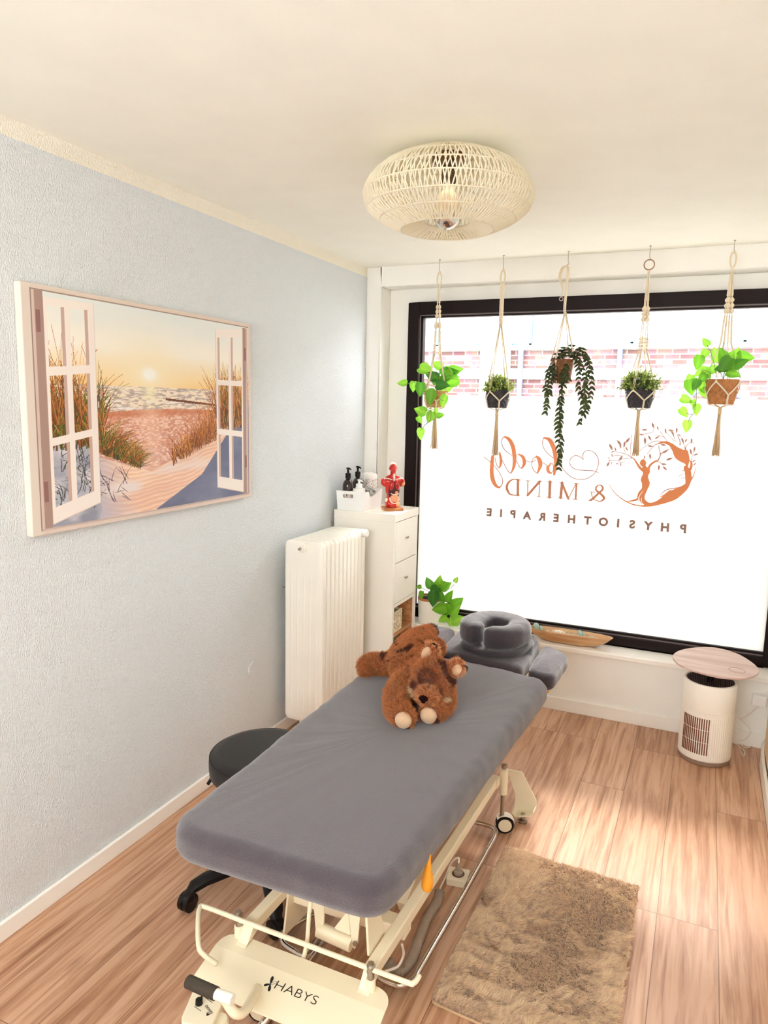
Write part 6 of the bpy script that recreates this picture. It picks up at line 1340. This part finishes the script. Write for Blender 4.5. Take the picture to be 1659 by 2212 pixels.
# ------------------------------------------------------------------ plush lynx
def lynx():
    root = thing('plush_lynx', (.95, 2.5, TZ), 'brown fluffy plush lynx with tufted ears lying on the massage table', 'plush toy')
    def A(px, py, z): return Vector(at(px, py, 2, z))
    def Y(px, py, y): return Vector(at(px, py, 1, y))
    b = MB(); hc = Y(936, 1468, 2.345)
    body = [A(905, 1452, .66), A(880, 1440, .668), A(876, 1425, .672), A(888, 1405, .672), A(903, 1388, .668), A(914, 1376, .660)]
    b.tube(smooth_path(body, 3), [.050, .055, .060, .063, .064, .065, .066, .066, .067, .066, .064, .060, .055, .050, .044, .036][:16], 20)
    b.ball(body[2], (.062, .075, .060)); b.ball(body[4], (.062, .070, .060))
    b.tube([A(914, 1376, .650), A(924, 1370, .648), A(930, 1364, .650)], [.042, .034, .030], 14); b.ball(A(930, 1364, .650), .030)
    # hind leg stretched out to the wall side
    b.tube([A(868, 1425, .645), A(842, 1436, .642), A(815, 1435, .640), A(794, 1436, .640)], [.05, .046, .042, .040], 16); b.ball(A(790, 1440, .640), (.030, .034, .040)); b.ball(A(842, 1437, .642), (.042, .044, .042))
    b.ball(A(940, 1400, .64), (.04, .05, .04))
    # front legs and paws
    b.tube([A(880, 1470, .655), A(858, 1500, .650), A(856, 1530, .640), A(870, 1548, .634)], [.048, .044, .038, .034], 16); b.ball(A(874, 1549, .634), (.034, .036, .034))
    b.tube([A(955, 1490, .655), A(955, 1520, .645), A(938, 1538, .634)], [.045, .040, .034], 16); b.ball(A(930, 1539, .634), (.035, .036, .034)); b.ball(A(948, 1534, .634), (.030, .034, .034))
    b.ball(A(900, 1490, .64), (.050, .05, .038)); b.tube([A(896, 1452, .66), hc+Vector((0, .03, 0))], [.050, .042], 16)
    # head
    hr = Matrix.Rotation(math.radians(-18), 3, 'Y')
    b.ball(hc, (.073, .062, .074), 24, 16, hr); b.ball(hc+Vector((.034, -.020, -.020)), (.045, .042, .046)); b.ball(hc+Vector((-.034, -.024, -.024)), (.040, .040, .044))
    mz = Y(924, 1502, 2.268); b.ball(mz, (.040, .036, .030)); b.ball(mz+Vector((.014, .01, -.012)), (.03, .03, .026))
    eL, eR = Y(933, 1407, 2.375), Y(988, 1440, 2.36)
    b.ball(eL, (.029, .014, .032), 14, 10); b.ball(eR, (.027, .014, .030), 14, 10); b.ball(eL.lerp(hc, .3), (.026, .018, .028)); b.ball(eR.lerp(hc, .3), (.026, .018, .026))
    me = remeshed(b, .0055, 3); mesh_object('body', me, 'plush_skin', root)
    rng = np.random.default_rng(21); n = 105000; P, N_ = sample_mesh(me, n, rng)
    keep = P[:, 2] > TZ+.001
    for c, r in ((A(874, 1555, .630), .029), (A(928, 1545, .628), .028)):
        d = P-np.array(c+Vector((0, -.024, 0))); keep &= ~((np.linalg.norm(d, axis=1) < r) & (N_[:, 1] < -.2))
    P, N_ = P[keep], N_[keep]; n = len(P)
    px_ = P[:, 0]; base = np.array(srgb((172, 98, 48))[:3]); dark = np.array(srgb((74, 26, 10))[:3]); lite = np.array(srgb((222, 150, 96))[:3]); blk = np.array(srgb((14, 8, 8))[:3])
    g = rng.random(n)[:, None]; cols = base*(1-g*.5)+lite*g*.5
    sp = vnoise(P[:, 0]*1.0+P[:, 2]*.6, P[:, 1]+P[:, 2]*.5, 5, 34); cols = np.where((sp > .84)[:, None], dark[None], cols)
    fh = np.array(hc+Vector((.0, -.05, .022))); d = np.linalg.norm((P-fh)*[1, .8, 1.1], axis=1); cols = np.where((d < .030+.012*rng.random(n))[:, None], dark[None]*.7, cols)
    for dx in (-.046, .040):
        q = np.array(hc+Vector((dx, -.05, -.012))); d = np.linalg.norm(P-q, axis=1); cols = np.where((d < .013+.005*rng.random(n))[:, None], dark[None], cols)
    d = np.linalg.norm(P-np.array(mz), axis=1); cols = np.where((d < .040)[:, None], (base*.3+lite*.7)[None]*(.85+.3*g), cols)
    ck = (np.linalg.norm(P-np.array(hc+Vector((-.048, -.038, -.045))), axis=1) < .030) | (np.linalg.norm(P-np.array(hc+Vector((.050, -.034, -.046))), axis=1) < .024); cols = np.where(ck[:, None], np.array(srgb((236, 196, 150))[:3])[None]*(.8+.3*g), cols)
    for c_ in (eL, eR): q = np.linalg.norm(P-np.array(c_), axis=1) < .030; cols = np.where(q[:, None], lite[None]*(.8+.3*g), cols)
    ti = np.array(A(930, 1364, .650)); d = np.linalg.norm(P-ti-np.array([.012, .012, .006]), axis=1); tip = d < .030+.004*rng.random(n); cols = np.where(tip[:, None], blk[None], cols)
    cols = np.concatenate([cols*(.8+.4*rng.random(n))[:, None], np.ones((n, 1))], 1)
    ctr = np.array(hc); rad = P-ctr; isH = np.linalg.norm(rad, axis=1) < .10
    lean = np.where(isH[:, None], rad/np.maximum(np.linalg.norm(rad, axis=1, keepdims=True), 1e-6)*.4+np.array([0, .1, .0]), np.array([-.1, .35, -.35])[None])
    clump = np.stack([vnoise(P[:, 0]+P[:, 2], P[:, 1], 6, 120), vnoise(P[:, 0], P[:, 1]+P[:, 2], 7, 120), vnoise(P[:, 2], P[:, 0], 8, 120)], 1)-.5
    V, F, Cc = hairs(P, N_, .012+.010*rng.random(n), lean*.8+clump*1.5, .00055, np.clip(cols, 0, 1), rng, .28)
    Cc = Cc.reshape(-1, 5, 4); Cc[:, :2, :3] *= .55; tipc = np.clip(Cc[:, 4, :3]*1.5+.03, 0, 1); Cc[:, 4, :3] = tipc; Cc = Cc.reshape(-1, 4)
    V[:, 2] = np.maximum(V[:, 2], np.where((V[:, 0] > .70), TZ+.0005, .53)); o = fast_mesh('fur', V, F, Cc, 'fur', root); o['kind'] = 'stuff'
    # nose, eyes, ear linings, ear tufts, paw pads, tail tip
    ns = mz+Vector((.0, -.042, .004)); nb = MB(); nb.ball(ns, (.0175, .011, .011), 16, 10); nb.ball(ns+Vector((0, .001, -.009)), (.009, .009, .009), 12, 8); nb.obj('nose', mat('nose_brown', (30, 8, 6), .9, spec=.1), root, smooth=True)
    for dx, dz in ((-.030, -.012), (.026, -.014)):
        e = hc+Vector((dx, -.064, dz)); MB().ball(e, .006, 14, 10).obj('eye', mat('eye_glossy', (24, 10, 6), .1), root, smooth=True)
    for c, w_, sd_ in ((eL, (.017, .008, .027), .35), (eR, (.017, .008, .023), .5)):
        MB().ball(c+Vector((-.016 if sd_ < .4 else .004, -.016, -.006)), w_, 16, 10, Matrix.Rotation(sd_, 3, 'Y')).obj('ear_lining', 'plush_cream', root, smooth=True)
    for c, dr in ((eL+Vector((.004, -.006, .030)), 1), (eR+Vector((.022, 0, .006)), 1)):
        for k_ in range(4):
            MB().tube(smooth_path([c+Vector((-.006, 0, 0)), c+Vector((.006+.002*k_, -.004, .005-.002*k_)), c+Vector((.022-.002*k_, -.006, -.001-.005*k_))], 5), .0012, 5).obj('ear_tuft', 'black', root, smooth=True)
    for c in (A(875, 1553, .632), A(929, 1543, .632)): MB().ball(c+Vector((0, -.016, .002)), (.030, .024, .029), 20, 14).obj('paw_pad', 'plush_cream', root, smooth=True)
lynx()

# ------------------------------------------------------------------ air purifier with tray top
def purifier():
    x, y, r = 2.022, 3.742, .122; root = thing('air_purifier', (x, y, 0), 'white ribbed cylinder air purifier with wooden tray top beneath the window', 'air purifier')
    MB().lathe([(0, .0005), (r-.006, .0005), (r-.002, .006), (r-.002, .022), (0, .022)], (x, y, 0), 64).obj('base_ring', mat('taupe_base', (150, 128, 112), .4), root, smooth=True, auto=True)
    n = 288
    MB().lathe([(r-.012, .022), (r-.001, .023), (r, .030), (r, .262), (r-.001, .266), (r-.012, .268)], (x, y, 0), n, cap=False, mod=lambda i, a: -.0022*(.5+.5*math.cos(a*72)) if 1 < i < 4 else 0).obj('ribbed_shell', 'white_enamel', root, smooth=True)
    MB().lathe([(r-.012, .268), (r-.0006, .268), (r, .272), (r, .392), (r-.004, .402), (r-.012, .404), (r-.014, .398)], (x, y, 0), 72, cap=False).obj('upper_shell', 'white_enamel', root, smooth=True, auto=True)
    g = MB(); g.lathe([(.0, .391), (r-.013, .391)], (x, y, 0), 48, cap=False); go = g.obj('outlet_well', 'black', root)
    g = MB()
    for i in range(-13, 14):
        xx = i*.0080; h_ = math.sqrt(max(0, (r-.016)**2-xx*xx)); g.box(x+xx-.0014, y-h_, .393, x+xx+.0014, y+h_, .402)
    g.lathe([(r-.017, .387), (r-.013, .387), (r-.013, .401), (r-.017, .401)], (x, y, 0), 64, closed=True); g.obj('outlet_grille', mat('grey_brown_grille', (104, 92, 90), .4), root)
    # dark slots in front of a filter, with thin cross ties
    sl = MB(); ties = MB()
    for k_ in range(13):
        a = math.radians(-146+5.0*k_); rr = r+.0006
        for z0, z1 in ((.058, .118), (.121, .181), (.184, .240)): sl.prism([(x+rr*math.cos(a-.022), y+rr*math.sin(a-.022), z0), (x+rr*math.cos(a+.022), y+rr*math.sin(a+.022), z0), (x+rr*math.cos(a+.022), y+rr*math.sin(a+.022), z1), (x+rr*math.cos(a-.022), y+rr*math.sin(a-.022), z1)], (-.003*math.cos(a), -.003*math.sin(a), 0))
    sl.obj('intake_slots', mat('filter_brown', (120, 72, 48), .9, noise=(30, .5)), root)
    # tray
    MB().lathe([(0, .386), (.016, .386), (.016, .45), (.05, .455), (0, .456)], (x, y, 0), 28).obj('tray_stem', 'black', root, smooth=True, auto=True)
    zt = .457; out = [(1453, 1419), (1466, 1406), (1500, 1399), (1545, 1399), (1590, 1411), (1622, 1429), (1639, 1446), (1634, 1458), (1606, 1465), (1560, 1463), (1510, 1452), (1470, 1437)]
    pts = [Vector(at(px, py, 2, zt+.008)) for px, py in out]; pts = smooth_path([pts[-1]]+pts+[pts[0], pts[1]], 5)[5:-6]
    for p in pts: p.y = min(p.y, 4.085)
    MB().prism([(p.x, p.y, zt) for p in pts][::-1], (0, 0, .009)).obj('tray_top', 'tray_wood', root, bevel=.0015)
    c = at(1592, 1448, 2, zt+.009); MB().tube([(c[0]+.036*math.cos(2*PI*i/40), c[1]+.036*math.sin(2*PI*i/40), zt+.009) for i in range(40)], .0014, 6, closed=True).obj('charging_ring', mat('ring_brown', (168, 130, 112), .5), root, smooth=True)
    # adapter and cable
    c = at(1641, 1512, 1, D-.02); ad = thing('power_adapter', (c[0], D-.02, c[2]), 'white plug-in adapter on the wall below the window at right corner', 'power adapter')
    MB().box(c[0]-.035, D-.045, c[2]-.028, c[0]+.030, D-.0005, c[2]+.028).obj('adapter_body', 'white_plastic', ad, bevel=.004, seg=3)
    MB().tube(smooth_path([(c[0]+.012, D-.03, c[2]-.026), at(1646, 1520, 1, D-.03), at(1605, 1552, 1, D-.04), at(1597, 1552, 1, D-.05), at(1621, 1579, 1, D-.04), at(1609, 1598, 1, D-.04), at(1592, 1600, 2, .01), at(1615, 1612, 2, .006), at(1629, 1608, 2, .006), at(1612, 1616, 2, .008), at(1596, 1606, 2, .006), at(1604, 1632, 2, .005), at(1609, 1624, 2, .005), at(1596, 1611, 2, .005), at(1584, 1605, 2, .008)], 6), .0022, 8).obj('adapter_cable', 'cable', ad, smooth=True)
purifier()

# ------------------------------------------------------------------ what shows at the right edge
def right_edge():
    root = thing('low_cabinet', (2.31, 3.3, 0), 'cream low cabinet along the right wall, only its edge in view', 'cabinet')
    MB().box(2.289, 2.2, .072, 2.330, 3.80, .330).obj('cabinet_body', mat('beige_lacquer', (240, 218, 180), .5), root, bevel=.002)
    MB().box(2.287, 2.2, .330, 2.332, 3.81, .342).obj('cabinet_top', 'white_lacquer', root, bevel=.002)
    r2 = thing('slotted_basket', (2.31, 3.75, .342), 'white plastic basket with oval holes on the low cabinet at right edge', 'basket')
    b = MB(); b.box(2.290, 3.60, .3425, 2.330, 3.80, .346).box(2.290, 3.60, .346, 2.293, 3.80, .40).box(2.290, 3.797, .346, 2.330, 3.80, .40).box(2.290, 3.60, .346, 2.330, 3.603, .40)
    b.obj('basket_body', 'white_plastic', r2, bevel=.001)
    for i in range(5):
        yy = 3.63+.036*i; MB().prism([(2.2893, yy+p[0], .372+p[1]) for p in rrect(-.009, -.016, .009, .016, .0085, 4)], (.0006, 0, 0)).obj('oval_hole', mat('hole_brown', (150, 112, 84), .8), r2)
right_edge()
